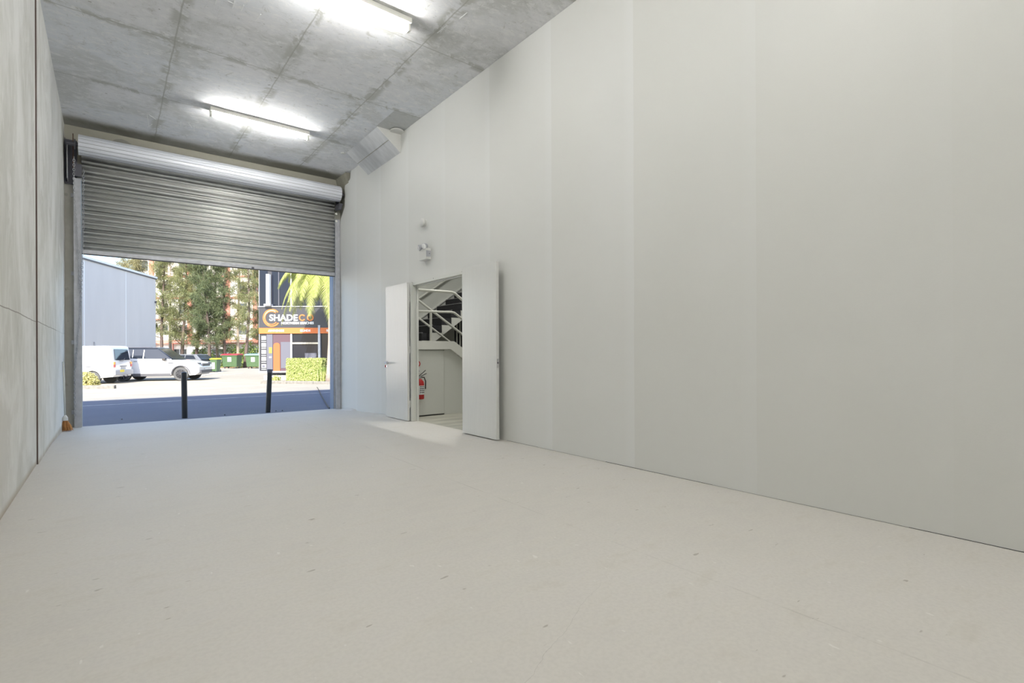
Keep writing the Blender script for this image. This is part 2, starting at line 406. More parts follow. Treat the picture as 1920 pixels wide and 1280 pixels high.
# shutter wall: piers, lintel
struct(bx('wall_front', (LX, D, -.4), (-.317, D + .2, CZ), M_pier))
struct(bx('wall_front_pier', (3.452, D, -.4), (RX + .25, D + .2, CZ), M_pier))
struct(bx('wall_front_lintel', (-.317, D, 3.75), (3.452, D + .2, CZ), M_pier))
# sloping concrete corner haunch at the head of the right pier
mb = MB().prism([(3.50, CZ), (3.585, CZ), (3.585, 4.10)], lambda u, v, t: (u, t, v), 9.45, 9.995)
struct(mb.build('trim_5', M_conc_d))
# blue-grey steel reveals outside
struct(bx('trim_2', (3.446, D + .001, -.12), (3.4518, D + .2, 3.74), M_bluejamb))
struct(bx('trim_3', (-.335, D + .2, -.12), (-.318, D + .3, 3.74), M_bluejamb))
# exterior upper storey (throws the shade on the driveway)
struct(bx('wall_exterior_upper', (-14, -9, CZ + .3), (16, D + .2, 7.6), M_cream))
struct(bx('wall_exterior_left', (-14, D, -.4), (LX - .2, D + .2, CZ + .3), M_cream))
struct(bx('wall_exterior_right', (RX + .25, D + .001, -.4), (16, D + .2, CZ + .3), M_cream))
# sloping concrete bulkhead between ceiling and right wall
bk = MB().prism([(3.175, CZ - .001), (RX - .001, 4.10), (RX - .001, CZ - .001)], lambda u, v, t: (u, t, v), 7.262, 8.52).build('trim_4', M_haunch)
struct(bk)
o = MB().prism([(3.165, CZ - .001), (RX - .001, 4.09), (RX - .001, CZ - .001)], lambda u, v, t: (u, t, v), 7.25, 7.262).build('end_board', M_white, bk)
o = MB().prism([(3.355, 4.251), (3.361, 4.246), (3.361, 4.256)], lambda u, v, t: (u, t, v), 7.27, 8.51).build('form_seam', M_conc_d, bk)
o = MB().lathe([(0.001, 0), (.10, .004), (.10, .02), (.07, .03)], (3.46, 7.19, CZ - .03), (0, 0, 1), 20).build('plaster_blob', M_white, bk)
o = MB().lathe([(.03, 0), (.045, .01), (.03, .02)], (3.13, 8.56, CZ - .018), (0, 0, 1), 10).build('plaster_chip', M_white, bk)
# chalk marks on the soffit
mb = MB()
def pix_ceiling(px, py):
    d = FW + RT * ((px - 960) / FPX) + UP * ((640 - py + SHY) / FPX); t = (CZ - .004 - 1.0) / d.z
    return Vector((0, 0, 1)) + d * t
chalk = [((276, 215), (279, 236)), ((279, 215), (292, 224)), ((277, 238), (285, 233)), ((339, 229), (339, 236)), ((345, 238), (362, 231)),
         ((353, 230), (360, 240)), ((364, 236), (364, 247)), ((385, 254), (389, 249)), ((389, 249), (391, 256)), ((406, 0), (404, 8)),
         ((428, 3), (440, 8)), ((440, 2), (436, 16)), ((457, 10), (452, 21)), ((480, 38), (489, 27)), ((604, 312), (614, 321)),
         ((862, 36), (876, 24)), ((820, 62), (838, 47)), ((600, 18), (607, 24)), ((466, 272), (470, 268)), ((500, 265), (503, 262)), ((625, 312), (618, 320))]
for a, b in chalk:
    p, q = pix_ceiling(*a), pix_ceiling(*b); t = (q - p).normalized() ; n_ = Vector((-t.y, t.x, 0)) * .004
    mb.add([p - n_, q - n_, q + n_, p + n_, p - n_ + Vector((0, 0, .003)), q - n_ + Vector((0, 0, .003)), q + n_ + Vector((0, 0, .003)), p + n_ + Vector((0, 0, .003))],
           [(0, 1, 2, 3), (4, 7, 6, 5), (0, 4, 5, 1), (1, 5, 6, 2), (2, 6, 7, 3), (3, 7, 4, 0)])
tag(mb.build('chalk_marks', M_chalk), 'white chalk setting-out marks scribbled across the concrete ceiling', 'marks', kind='stuff')
# dark gap line along the foot of the right wall
mb = MB()
ya = YB
while ya < 5.2:
    L = random.uniform(.25, .8); hh = random.uniform(.0012, .0032) if random.random() < .75 else .0005
    if 0.6 < ya < 0.8: hh = .005
    mb.box((RX - .0015, ya, 0.0005), (RX + .001, min(ya + L, 4.6), hh + .001)); ya += L
    if ya > 4.6: break
struct(mb.build('trim_6', M_black))
# mortar hump at the far right corner
mb = MB(); N = 14; top = []; 
prof = [(9.72, 0), (9.66, .022), (9.5, .03), (9.3, .034), (9.14, .03), (9.08, .0)]
for yy_, hh in prof:
    z0 = fz(yy_)
    top.append([(RX - .001, yy_, z0 + hh), (RX - .05, yy_, z0 + hh * .85), (RX - .09, yy_, z0 + hh * .3), (RX - .11, yy_, z0 - .001)])
for a, b in zip(top[:-1], top[1:]):
    for k in range(3): mb.add([a[k], a[k + 1], b[k + 1], b[k]], [(0, 1, 2, 3)])
tag(mb.build('mortar_mound', M_floor, smooth=True), 'low smeared mortar mound at the foot of the white wall beside the shutter', 'mortar')

# ------------------------------------------------------------------ double door
fr = struct(MB().box((3.470, OY1 - .035, 0.001), (3.590, OY1, OZ)).box((3.500, OY0, 0.001), (3.590, OY0 + .045, OZ))
            .box((3.490, OY0, OZ - .04), (3.590, OY1 - .045, OZ)).build('trim_1', M_frame))
MB().box((3.545, OY1 - .06, 0.001), (3.575, OY1 - .045, OZ - .04)).box((3.545, OY0 + .045, OZ - .055), (3.575, OY1 - .06, OZ - .04)).build('door_stop', M_frame, fr)
MB().lathe([(.008, 0), (.008, .01)], (3.49, 6.15, 2.02), (1, 0, 0), 8).lathe([(.008, 0), (.008, .01)], (3.49, 5.43, 2.02), (1, 0, 0), 8).build('screw', M_steeldk, fr)
d1 = struct(bx('door_1', (3.424, 6.806, .008), (3.462, 7.535, 2.035), M_door, bevel=.002))
hd = MB().lathe([(.026, 0), (.026, .008), (.012, .01), (.011, .045)], (3.405, 7.445, .85), (-1, 0, 0), 16).tube([(3.362, 7.445, .85), (3.36, 7.42, .85), (3.362, 7.33, .842)], .009, 10).build('door_handle', M_chrome, d1, smooth=True)
MB().tube([(3.362, 7.445, .85), (3.40, 7.50, .85), (3.44, 7.56, .85)], .008, 8).build('door_handle', M_chrome, d1, smooth=True)
MB().lathe([(.014, 0), (.014, .012)], (3.405, 7.445, .795), (-1, 0, 0), 12).build('lock_cylinder', M_chrome, d1)
MB().box((3.42, 7.545, .775), (3.432, 7.575, .815)).build('key_tag', M_red, d1, bevel=.003)
for zz in (.25, 1.05, 1.8):
    MB().tube([(3.467, 6.809, zz - .05), (3.467, 6.809, zz + .05)], .007, 8).build('hinge', M_frame, d1)
d2 = struct(bx('door_2', (3.440, 4.645, .012), (3.480, 5.352, 2.04), M_door, bevel=.002))
MB().box((3.452, 4.643, .83), (3.470, 4.648, .93)).build('latch_plate', M_chrome, d2)
MB().box((3.456, 4.636, .875), (3.466, 4.646, .895)).build('latch_bolt', M_steeldk, d2)
for zz in (.25, 1.05, 1.8):
    MB().tube([(3.488, 5.357, zz - .05), (3.488, 5.357, zz + .05)], .006, 8).build('hinge', M_frame, d2)

# ------------------------------------------------------------------ stair hall behind the opening
SX0, SX1, SY0, SY1 = RX + TH + .001, 8.0, 3.2, 9.32
struct(bx('floor_stair_hall', (SX0 - .02, SY0, -.3), (SX1, SY1, -.001), mat('stair_floor', (.44, .43, .37), .5, noise=(1.5, .25, (1, 4, 1)))))
struct(bx('wall_stair_far', (SX0, SY1, -.3), (SX1, SY1 + .02, CZ), M_stairwall))
struct(bx('wall_stair_right', (SX1, SY0, -.3), (SX1 + .2, SY1 + .02, CZ), M_stairwall))
struct(bx('wall_stair_near', (SX0, SY0 - .2, -.3), (SX1 + .2, SY0, CZ), M_stairwall))
# lower enclosure under the landing: plane Y = 7.2
struct(MB().prism([(SX0, 0), (5.98, 0), (4.44, 1.03), (4.383, 1.062), (SX0, 1.045)], lambda u, v, t: (u, t, v), 7.215, 7.26).build('wall_under_landing', M_stairwall))
struct(bx('door_3', (3.62, 7.195, .02), (4.275, 7.213, 1.035), M_stairwall, bevel=.002))
struct(bx('trim_7', (4.275, 7.206, .005), (4.283, 7.214, 1.05), M_conc_d))
struct(bx('trim_8', (3.62, 7.199, .002), (4.275, 7.2135, .015), M_black))
st = empty('staircase', 'white staircase with dark carpeted treads and tube railings seen through the open doors', 'staircase', (3.7, 7.2, 0))
def stp(mb_, name, m_, bevel=0, smooth=False):
    mb_.v = [(a - 3.7, b - 7.2, c) for a, b, c in mb_.v]; return mb_.build(name, m_, st, bevel, smooth)
RS, RN = .148, .2117
# landing with fascia
stp(MB().box((SX0, 7.21, 1.055), (4.36, 9.30, 1.10)), 'landing', M_stairwhite)
f1 = MB().prism([(SX0, 1.052), (4.385, 1.062), (6.0, .0), (6.2, 0), (6.2, .02), (4.45, 1.19), (SX0, 1.19)], lambda u, v, t: (u, t, v), 7.16, 7.20)
stp(f1, 'stringer', M_stairwhite)
# first flight (falls to the right behind the stringer)
mb = MB()
for k in range(7): mb.box((4.36 + .24 * k, 7.26, 1.10 - .157 * (k + 1) - .05), (4.60 + .24 * k, 8.2, 1.10 - .157 * (k + 1)))
stp(mb, 'flight', M_carpet)
# second flight
X0, Z0 = 4.511, 1.231
mb = MB(); ns = MB(); poly = []
for k in range(-1, 13):
    xa, za = X0 + k * RN, Z0 + k * RS
    mb.box((xa, 8.385, za), (xa + RN + .02, 9.30, za + RS - .010))
    ns.box((xa - .006, 8.383, za + RS - .012), (xa + .02, 9.30, za + RS - .001))
    poly += [(xa + .012, za - .001), (xa + .012 + 0, za + RS - .02)]
stp(mb, 'carpet', M_carpet); stp(ns, 'nosing', mat('nosing', (.30, .30, .31), .5))
# zigzag side panel: white string closes the steps' lower side
zig = []
for k in range(-1, 13):
    xa, za = X0 + k * RN, Z0 + k * RS
    zig += [(xa, za - .002), (xa + RN, za - .002)]
so_l = lambda X: 1.23 + (X - 4.80) * .697
x_end = X0 + 13 * RN
zig2 = zig + [(x_end, so_l(x_end)), (4.64, 1.118), (4.30, 1.081)]
stp(MB().prism(zig2, lambda u, v, t: (u, t, v), 8.375, 8.40), 'stringer', M_stairwhite)
stp(MB().prism([(4.5, 1.02), (x_end, so_l(x_end) - .0), (x_end, so_l(x_end) + .03), (4.5, 1.05)], lambda u, v, t: (u, t, v), 8.40, 9.30), 'soffit', M_stairwall)
# skirting and handrail on the far wall
sk = MB().prism([(4.9, 1.235 + .43), (7.2, 1.235 + .43 + 2.3 * .70), (7.2, 1.235 + .40 + 2.3 * .70), (4.9, 1.235 + .40)], lambda u, v, t: (u, t, v), 9.285, 9.318)
stp(sk, 'skirting', M_stairwhite)
stp(MB().tube([(4.35, 9.24, 1.70), (4.92, 9.24, 2.105), (5.53, 9.24, 2.52), (6.7, 9.24, 3.33)], .022, 8), 'handrail', M_rail, smooth=True)
# near railing on plane Y=7.2
def rail(pts, r, y=7.18): stp(MB().tube([(p[0], y, p[1]) for p in pts], r, 10), 'handrail', M_rail, smooth=True)
rail([(SX0, 1.985), (4.40, 1.995), (4.46, 1.985), (5.6, 1.985 - 1.14 * .655)], .023)
rail([(SX0, 1.645), (4.40, 1.668), (4.46, 1.660), (5.6, 1.660 - 1.14 * .62)], .019)
rail([(SX0, 1.40), (4.02, 1.40)], .012, 7.6)
stp(MB().tube([(4.03, 7.18, 1.19), (4.03, 7.18, 1.67)], .016, 8), 'baluster', M_rail)
stp(MB().tube([(5.1, 7.18, .76), (5.1, 7.18, 1.57)], .016, 8), 'baluster', M_rail)
# inner railing of the first flight, plane Y=8.2
rail([(4.10, 1.93), (4.30, 1.955), (4.36, 1.935), (5.35, 1.30), (6.1, .80)], .023, 8.2)
rail([(4.10, 1.60), (4.30, 1.64), (4.36, 1.62), (4.90, 1.27), (6.0, .56)], .018, 8.2)
stp(MB().tube([(4.62, 8.25, 1.12), (4.62, 8.25, 1.80)], .019, 8), 'baluster', M_rail)
# lower well: dark opening with white bars
stp(MB().box((5.42, 8.7, .62), (6.3, 8.72, 1.80)), 'dark_opening', M_black)
for k in range(5):
    stp(MB().tube([(5.44 + .075 * k, 8.66, .62), (5.44 + .075 * k, 8.66, 1.58 + .05 * k)], .011, 6), 'baluster', M_rail)
stl = bpy.data.lights.new('stair_fill_light', 'AREA'); stl.shape = 'RECTANGLE'; stl.size = 1.2; stl.size_y = .1; stl.energy = 60; stl.color = (1, .99, .93)  # area fill added to brighten the stair hall, without a fitting
slo = bpy.data.objects.new('stair_fill_light', stl); C.objects.link(slo); slo.location = (4.45, 6.3, CZ - .09); slo.rotation_euler = (0, 0, math.pi / 2)

# fire extinguisher and its sign on the enclosure wall
fe = empty('fire_extinguisher', 'red fire extinguisher with white instruction label hung beside the door jamb', 'fire extinguisher', (3.800, 7.12, .28))
MB().lathe([(.03, 0), (.058, .004), (.062, .02), (.062, .24), (.055, .275), (.028, .305), (.02, .32)], (0, 0, 0), (0, 0, 1), 20).build('cylinder_body', M_red, fe, smooth=True)
lb = MB().lathe([(.0628, .075), (.0628, .215)], (0, 0, 0), (0, 0, 1), 20).build('label', M_whitelab, fe)
for k in range(4):
    for j in range(3): MB().box((-.035 + .026 * j, -.0655, .195 - .03 * k), (-.018 + .026 * j, -.060, .205 - .03 * k)).build('label_text', M_black, lb)
MB().lathe([(.02, .32), (.022, .35), (.012, .37)], (0, 0, 0), (0, 0, 1), 12).build('valve', M_chrome, fe)
MB().tube([(-.02, 0, .35), (.05, -.01, .375), (.10, -.02, .40)], .006, 6).tube([(-.02, 0, .365), (.04, -.01, .41), (.085, -.02, .45)], .006, 6).build('lever', M_black, fe)
MB().tube([(.01, 0, .345), (.055, -.03, .34), (.078, -.03, .28), (.076, -.03, .16)], .009, 8).build('hose', M_black, fe, smooth=True)
MB().box((-.03, .06, .15), (.03, .0745, .30)).build('bracket', M_steeldk, fe)
sg = empty('extinguisher_sign', 'round red and white extinguisher location sign above the fire extinguisher', 'sign', (3.785, 7.19, .81))
MB().lathe([(.055, 0), (.055, .004)], (0, 0, .02), (0, -1, 0), 24).build('disc', M_red, sg)
MB().lathe([(.036, 0), (.036, .002)], (0, -.004, .02), (0, -1, 0), 24).build('disc_centre', M_whitelab, sg)
MB().box((-.05, -.003, -.12), (.05, 0, -.045)).build('plate', M_whitelab, sg)
MB().box((-.03, -.005, -.10), (.04, -.003, -.09)).box((-.03, -.005, -.08), (.03, -.003, -.07)).build('plate_text', M_black, sg)

# smoke alarm and emergency light above the doors
sa = empty('smoke_detector', 'small round white smoke detector fixed on the wall above the emergency light', 'smoke detector', (RX, 6.50, 2.855))
MB().lathe([(.055, 0), (.055, .018), (.05, .022)], (0, 0, 0), (-1, 0, 0), 28).build('base', M_plastic, sa)
MB().lathe([(.046, .026), (.060, .030), (.060, .050), (.050, .060), (.02, .063)], (0, 0, 0), (-1, 0, 0), 28).build('cover', M_plastic, sa)
MB().lathe([(.044, .020), (.044, .030)], (0, 0, 0), (-1, 0, 0), 28).build('vent_ring', M_groove, sa)
em = empty('emergency_light', 'white twin-spot emergency light box on the wall above the double doors', 'emergency light', (RX, 6.42, 2.31))
MB().box((-.085, -.10, 0), (0, .10, .155)).build('housing', M_plastic, em, bevel=.006)
MB().box((-.080, -.103, .035), (-.01, -.10, .12)).build('side_panel', M_bumper, em)
MB().lathe([(.006, 0), (.006, .003)], (-.03, -.1035, .08), (0, -1, 0), 10).build('indicator', M_black, em)
for sgn in (-1, 1):
    c = (-.075, sgn * .062, .185); ax = Vector((-.85, sgn * .35, -.25))
    hd_ = MB().lathe([(.022, -.035), (.036, -.02), (.042, .02), (.042, .03)], c, ax, 18).build('lamp_head', M_bumper, em, smooth=True)
    MB().lathe([(.038, .031), (.036, .036), (.02, .042)], c, ax, 18).build('lens', M_lens, hd_)
    MB().tube([(-.05, sgn * .055, .15), (-.06, sgn * .058, .175)], .012, 8).build('stalk', M_plastic, em)

# ------------------------------------------------------------------ fluorescent battens
M_tube_fill = mat('fluorescent_tube_fill', (1, 1, 1), .5, emit=((1.0, 0.985, 0.95), 215.0))  # stronger tubes for the two unseen battens added as room fill
def batten(yc, label, tube=None):
    e = empty('fluorescent_light', label, 'ceiling light', (1.765, yc, CZ), group=None)
    MB().box((-.66, -.055, -.055), (.66, .055, -.001)).build('batten_body', M_batten, e, bevel=.004)
    MB().box((-.66, -.028, -.125), (-.635, .028, -.05)).build('lamp_holder', M_batten, e, bevel=.003)
    MB().box((.635, -.028, -.125), (.66, .028, -.05)).build('lamp_holder', M_batten, e, bevel=.003)
    MB().lathe([(.016, -.632), (.016, .632)], (0, 0, -.098), (1, 0, 0), 10).build('tube', tube or M_tube, e)
    return e
batten(8.10, 'bright fluorescent batten on the concrete ceiling nearest the roller shutter')
batten(4.74, 'bright fluorescent batten cut by the top edge of the photo')
batten(1.38, 'added unseen fill batten on the ceiling overhead, second from the back wall', M_tube_fill)
batten(-1.98, 'added unseen fill batten on the ceiling nearest the back wall', M_tube_fill)

# ------------------------------------------------------------------ roller shutter
rs = empty('roller_shutter', 'half-open corrugated galvanised roller shutter at the end of the room', 'roller shutter', (1.54, 9.74, 2.49))
ox, oy, oz = 1.54, 9.74, 2.49
def rp(mb_, name, m_, parent=None, bevel=0, smooth=False):
    mb_.v = [(a - ox, b - oy, c - oz) for a, b, c in mb_.v]; return mb_.build(name, m_, parent or rs, bevel, smooth)
DC = (9.69, 4.035); DR = .145
prof = []
N = 96
for k in range(N):
    a = 2 * math.pi * k / N; q = (k % 6)
    r_ = DR - (.004 if q == 0 else 0)
    prof.append((DC[0] + r_ * math.cos(a), DC[1] + r_ * math.sin(a)))
rp(MB().prism(prof, lambda u, v, t: (t, u, v), -.335, 3.47), 'drum', M_drum)
gr_ = MB()
for k in range(16):
    a = 2 * math.pi * (k * 6 + .5) / N
    gr_.tube([(-.333, DC[0] + (DR - .004) * math.cos(a), DC[1] + (DR - .004) * math.sin(a)), (3.468, DC[0] + (DR - .004) * math.cos(a), DC[1] + (DR - .004) * math.sin(a))], .0035, 5)
rp(gr_, 'drum_seams', M_groove)
rp(MB().tube([(-.47, DC[0], DC[1]), (3.55, DC[0], DC[1])], .03, 10), 'axle', M_steeldk)
# corrugated curtain
mb = MB(); zc, pitch = 2.562, .0700; pr_ = []; SEG = 12; NR = 20
shape = [math.sin(2 * math.pi * q / SEG) for q in range(SEG)]
for k in range(NR * SEG + 1):
    z_ = zc + pitch * k / SEG
    pr_.append((9.925 + .020 * max(-.9, min(.7, shape[k % SEG] * 1.1)), z_))
n_ = len(pr_)
for k in range(n_ - 1):
    a, b = pr_[k], pr_[k + 1]
    mb.add([(-.31, a[0], a[1]), (3.45, a[0], a[1]), (3.45, b[0], b[1]), (-.31, b[0], b[1])], [(0, 1, 2, 3)])
cu_ = rp(mb, 'curtain', M_curtain)
bm = bmesh.new(); bm.from_mesh(cu_.data); bmesh.ops.remove_doubles(bm, verts=bm.verts, dist=1e-6); bm.to_mesh(cu_.data); bm.free()
for p in cu_.data.polygons: p.use_smooth = True
md = cu_.modifiers.new('thick', 'SOLIDIFY'); md.thickness = .003
rp(MB().box((-.31, 9.905, 2.497), (3.45, 9.945, 2.562)), 'bottom_rail', M_steel, bevel=.004)
rp(MB().box((-.31, 9.90, 2.488), (3.45, 9.95, 2.497)), 'weather_strip', M_black)
rp(MB().box((1.98, 9.895, 2.49), (2.02, 9.905, 2.53)), 'lock_handle', M_steeldk)
# guides
rp(MB().box((-.400, 9.885, -.09), (-.385, 9.995, 3.60)).box((-.3848, 9.885, -.09), (-.318, 9.90, 3.60)).box((-.3848, 9.96, -.09), (-.318, 9.975, 3.60)), 'guide', M_steel)
rp(MB().box((3.530, 9.885, -.09), (3.545, 9.995, 3.60)).box((3.452, 9.885, -.09), (3.5298, 9.90, 3.60)).box((3.452, 9.96, -.09), (3.5298, 9.975, 3.60)), 'guide', M_steel)
# wall brackets: angle, end plate, support
rp(MB().box((-.500, 9.93, 3.52), (-.492, 9.995, 4.18)).box((-.500, 9.985, 3.52), (-.36, 9.995, 4.18)), 'bracket', M_steeldk)
rp(MB().box((-.470, 9.975, 3.55), (-.462, 9.984, 4.14)).box((-.47, 9.80, 3.56), (-.462, 9.98, 4.10)), 'bracket_plate', M_steel)
rp(MB().prism([(9.80, 4.22), (9.84, 4.22), (9.88, 3.9), (9.85, 3.72), (9.80, 3.72)], lambda u, v, t: (t, u, v), -.405, -.395), 'end_plate', M_rust)
rp(MB().box((-.385, 9.84, 3.62), (-.305, 9.90, 3.80)), 'chain_box', M_steeldk)
rp(MB().lathe([(.07, 0), (.07, .012), (.03, .016), (.03, .035)], (-.38, DC[0], DC[1]), (1, 0, 0), 20), 'chain_wheel', M_steeldk)
rp(MB().box((3.50, 9.83, 3.78), (3.512, 9.99, 4.10)).prism([(9.60, 3.84), (9.86, 3.84), (9.86, 3.76), (9.70, 3.74)], lambda u, v, t: (t, u, v), 3.44, 3.50), 'bracket', M_steeldk)
for zz in (3.70, 3.56): rp(MB().lathe([(.022, 0), (.022, .02)], (3.47, 9.885, zz), (0, -1, 0), 6), 'bolt', M_batten)
# fixing lugs down the left guide
for zz in (3.36, 2.2, 1.18, .14):
    rp(MB().box((-.435, 9.975, zz - .03), (-.400, 9.992, zz + .03)), 'lug', M_steel, bevel=.004)
# hand chain
def chain_links(pts, parent, name, m_):
    mb_ = MB(); seg = []; L = .032
    pts = [Vector(p) for p in pts]; cur = pts[0]; i = 0; acc = []
    tot = [0]
    for a, b in zip(pts[:-1], pts[1:]): tot.append(tot[-1] + (b - a).length)
    def at(s_):
        for j in range(len(pts) - 1):
            if s_ <= tot[j + 1]: return pts[j].lerp(pts[j + 1], (s_ - tot[j]) / (tot[j + 1] - tot[j]))
        return pts[-1]
    s_ = 0; k = 0
    while s_ < tot[-1] - L:
        c = at(s_ + L / 2); t = (at(s_ + L) - at(s_)).normalized()
        side = Vector((1, 0, 0)) if k % 2 else Vector((0, 1, 0))
        side = (side - t * side.dot(t)).normalized(); ring = []
        for q in range(8):
            a = 2 * math.pi * q / 8; ring.append(c + t * math.cos(a) * L * .68 + side * math.sin(a) * .0115)
        ring.append(ring[0]); mb_.tube(ring, .0032, 5, cap=False); s_ += L; k += 1
    return rp(mb_, name, m_)
chain_links([(-.285, 9.84, 3.74), (-.29, 9.845, 3.0), (-.30, 9.85, 2.45), (-.312, 9.86, 2.1), (-.325, 9.868, 1.7), (-.36, 9.87, 1.2), (-.395, 9.87, .7), (-.39, 9.87, .05)], rs, 'chain', M_steel)
chain_links([(-.385, 9.70, 3.85), (-.39, 9.75, 3.6), (-.385, 9.82, 3.3), (-.345, 9.85, 2.4), (-.335, 9.86, 1.9)], rs, 'chain', M_steel)

# ------------------------------------------------------------------ broom in the left corner
br = empty('broom', 'straw broom with white handle leaning in the corner by the shutter', 'broom', (-.475, 9.35, fz(9.35)))
MB().tube([(0.0, 0, .19), (-.018, .02, .96)], .0105, 8).build('handle', mat('broom_handle', (.62, .63, .60), .4), br, smooth=True)
MB().lathe([(.012, 0), (.03, -.035), (.032, -.075)], (0, 0, .225), (0, 0, 1), 14).build('collar', M_white, br)
mb = MB()
for k in range(260):
    a = random.uniform(0, 2 * math.pi); r0 = random.uniform(0, .022); r1 = r0 * 2.1 + random.uniform(0, .018)
    b0 = Vector((r0 * math.cos(a), r0 * math.sin(a) * .6, .155)); b1 = Vector((r1 * math.cos(a) * 1.25 + .012, r1 * math.sin(a) * .7, random.uniform(.003, .02)))
    mb.tube([b0, (b0 + b1) / 2 + Vector((r1 * .12 * math.cos(a), 0, 0)), b1], [.0016, .002, .0014], 3, cap=False)
mb.build('bristles', M_straw, br, fix=False)

# ------------------------------------------------------------------ outside: frame of reference
def gz(y):
    P_ = [(10.0, -.12), (22, -.42), (30, -.50), (40, -.48), (53, -.35), (300, -.35)]
    for (a, za), (b, zb) in zip(P_[:-1], P_[1:]):
        if y <= b: return za + (zb - za) * (y - a) / (b - a)
    return -.35
def W(lat, d, z=None):
    p = RT0 * lat + FW * d
    return Vector((p.x, p.y, gz(p.y) if z is None else z))
def at(px, d, z=None): return W((px - 960) / FPX * d, d, z)
def zz_at(px, py, d): return 1 + (663.5 - (px - 300) * .004 - py) * d / FPX
AZ = -YAW                               # rotation putting local x along the camera's right, local y away

mb = MB(); ys = [10.061, 14, 18, 22, 26, 30, 35, 40, 46, 53, 60, 120]
for a, b in zip(ys[:-1], ys[1:]):
    mb.add([(-70, a, gz(a)), (90, a, gz(a)), (90, b, gz(b)), (-70, b, gz(b))], [(0, 1, 2, 3)])
struct(mb.build('driveway', M_drive, fix=False))
def ground_strip(name, pts, width, m, lift=.004, parent=None):
    mb = MB(); pts = [Vector(p) for p in pts]
    for a, b in zip(pts[:-1], pts[1:]):
        n_ = (b - a).cross(Vector((0, 0, 1))).normalized() * width / 2
        v = [Vector((q.x, q.y, gz(q.y) + lift)) for q in (a - n_, b - n_, b + n_, a + n_)]
        lo = [q - Vector((0, 0, lift + .01)) for q in v]
        mb.add(v + lo, [(0, 1, 2, 3), (7, 6, 5, 4), (0, 4, 5, 1), (1, 5, 6, 2), (2, 6, 7, 3), (3, 7, 4, 0)])
    return mb.build(name, m, parent)
pts = [(-6 + i * 1.5, 16.05 + i * .13, 0) for i in range(14)]
struct(ground_strip('road_line', pts, .05, M_line))
cb = []
for k, (px, py) in enumerate([(617.5, 766), (612, 758), (606, 748), (602, 741), (598.5, 733), (594.5, 726)]):
    d_ = FW + RT * ((px - 960) / FPX) + UP * ((640 - py + SHY) / FPX)
    t_ = 10.
    for _ in range(30): p_ = Vector((0, 0, 1)) + d_ * t_; t_ = (gz(p_.y) - 1.0) / d_.z
    p_ = Vector((0, 0, 1)) + d_ * t_; cb.append((p_.x, p_.y, gz(p_.y) + .012))
tag(MB().tube(cb, .012, 6).build('cable', M_black), 'thin black cable lying across the shaded driveway', 'cable')
# parking bay lines in the sun
struct(ground_strip('road_line', [at(420, 41), at(350, 30.5)], .10, M_line))
struct(ground_strip('road_line', [at(455, 38), at(400, 34)], .10, M_line))

# bollards
def bollard(px, d, lean, label):
    p = at(px, d); e = empty('bollard', label, 'bollard', p)
    e.rotation_euler = (0, lean, 0)
    MB().lathe([(.045, -.004), (.045, .80), (.040, .812), (.02, .818)], (0, 0, 0), (0, 0, 1), 20).build('post', M_bollard, e, smooth=False)
    return e
bollard(346, 9.05, -.012, 'black bollard outside the shutter, in front of the white car')
b2 = bollard(502, 9.85, .045, 'black bollard outside the shutter, in front of the shop sign')
MB().lathe([(.048, .77), (.050, .80), (.050, .83), (.03, .836)], (0, 0, 0), (0, 0, 1), 20).build('cap', M_greyp, b2)['label'] = 'dark grey cap'
# small stones on the apron edge
PEB = ('tiny dark pebble on the shaded driveway left of both bollards', 'tiny dark pebble on the shaded driveway between the two bollards', 'tiny dark pebble just right of the right bollard', 'tiny dark pebble farthest right of the right bollard')
for k, (px, dd) in enumerate(((228, 9.0), (421, 9.45), (517, 10.1), (529, 10.15))):
    p = at(px, dd); mbx = MB().lathe([(.004, 0), (.013, .005), (.010, .014), (.003, .019)], (0, 0, 0), (0, 0, 1), 7)
    o = mbx.build('pebble', M_black); o.location = (p.x, p.y, gz(p.y) - .001)
    tag(o, PEB[k], 'pebble', 'pebbles on the driveway')

# ------------------------------------------------------------------ grey-blue warehouse on the left
wd = Vector((-.182, .983)); # along the wall in (lat, depth)
A = Vector((-27.0 + .182 * 9, 32 - .983 * 9)); B = Vector((-27.0, 32)) + wd * 9.3
pa, pb = W(A.x, A.y), W(B.x, B.y); L = (Vector((pb.x, pb.y, 0)) - Vector((pa.x, pa.y, 0))).length
ang = math.atan2(pb.y - pa.y, pb.x - pa.x)
wh = empty('warehouse', 'pale blue-grey rendered warehouse with a sloping roof line at the left of the opening', 'building', (pa.x, pa.y, -.5), ang)
MB().box((0, 0, 0), (L, 14, 7.5)).build('wall', M_bluewall, wh)
MB().box((-.1, -.06, 7.5), (L + .08, 14, 7.58)).build('flashing_shadow', M_steeldk, wh)
MB().box((-.1, -.10, 7.58), (L + .10, 14, 7.72)).build('flashing', M_signwhite, wh)
for t_ in (L - 4.3, L - 9.0):
    MB().box((t_, -.01, 0.02), (t_ + .06, .002, 7.49)).build('panel_joint', M_signwhite, wh)
MB().box((L - .16, -.12, 5.6), (L - .10, -.002, 5.75)).tube([(L - .13, -.06, 5.6), (L - .02, -.18, 5.2)], .02, 6).build('wall_lamp', M_steeldk, wh)
MB().tube([(L - 8.0, -.04, .1), (L - 8.0, -.04, 2.3)], .03, 6).build('pipe', M_steel, wh)

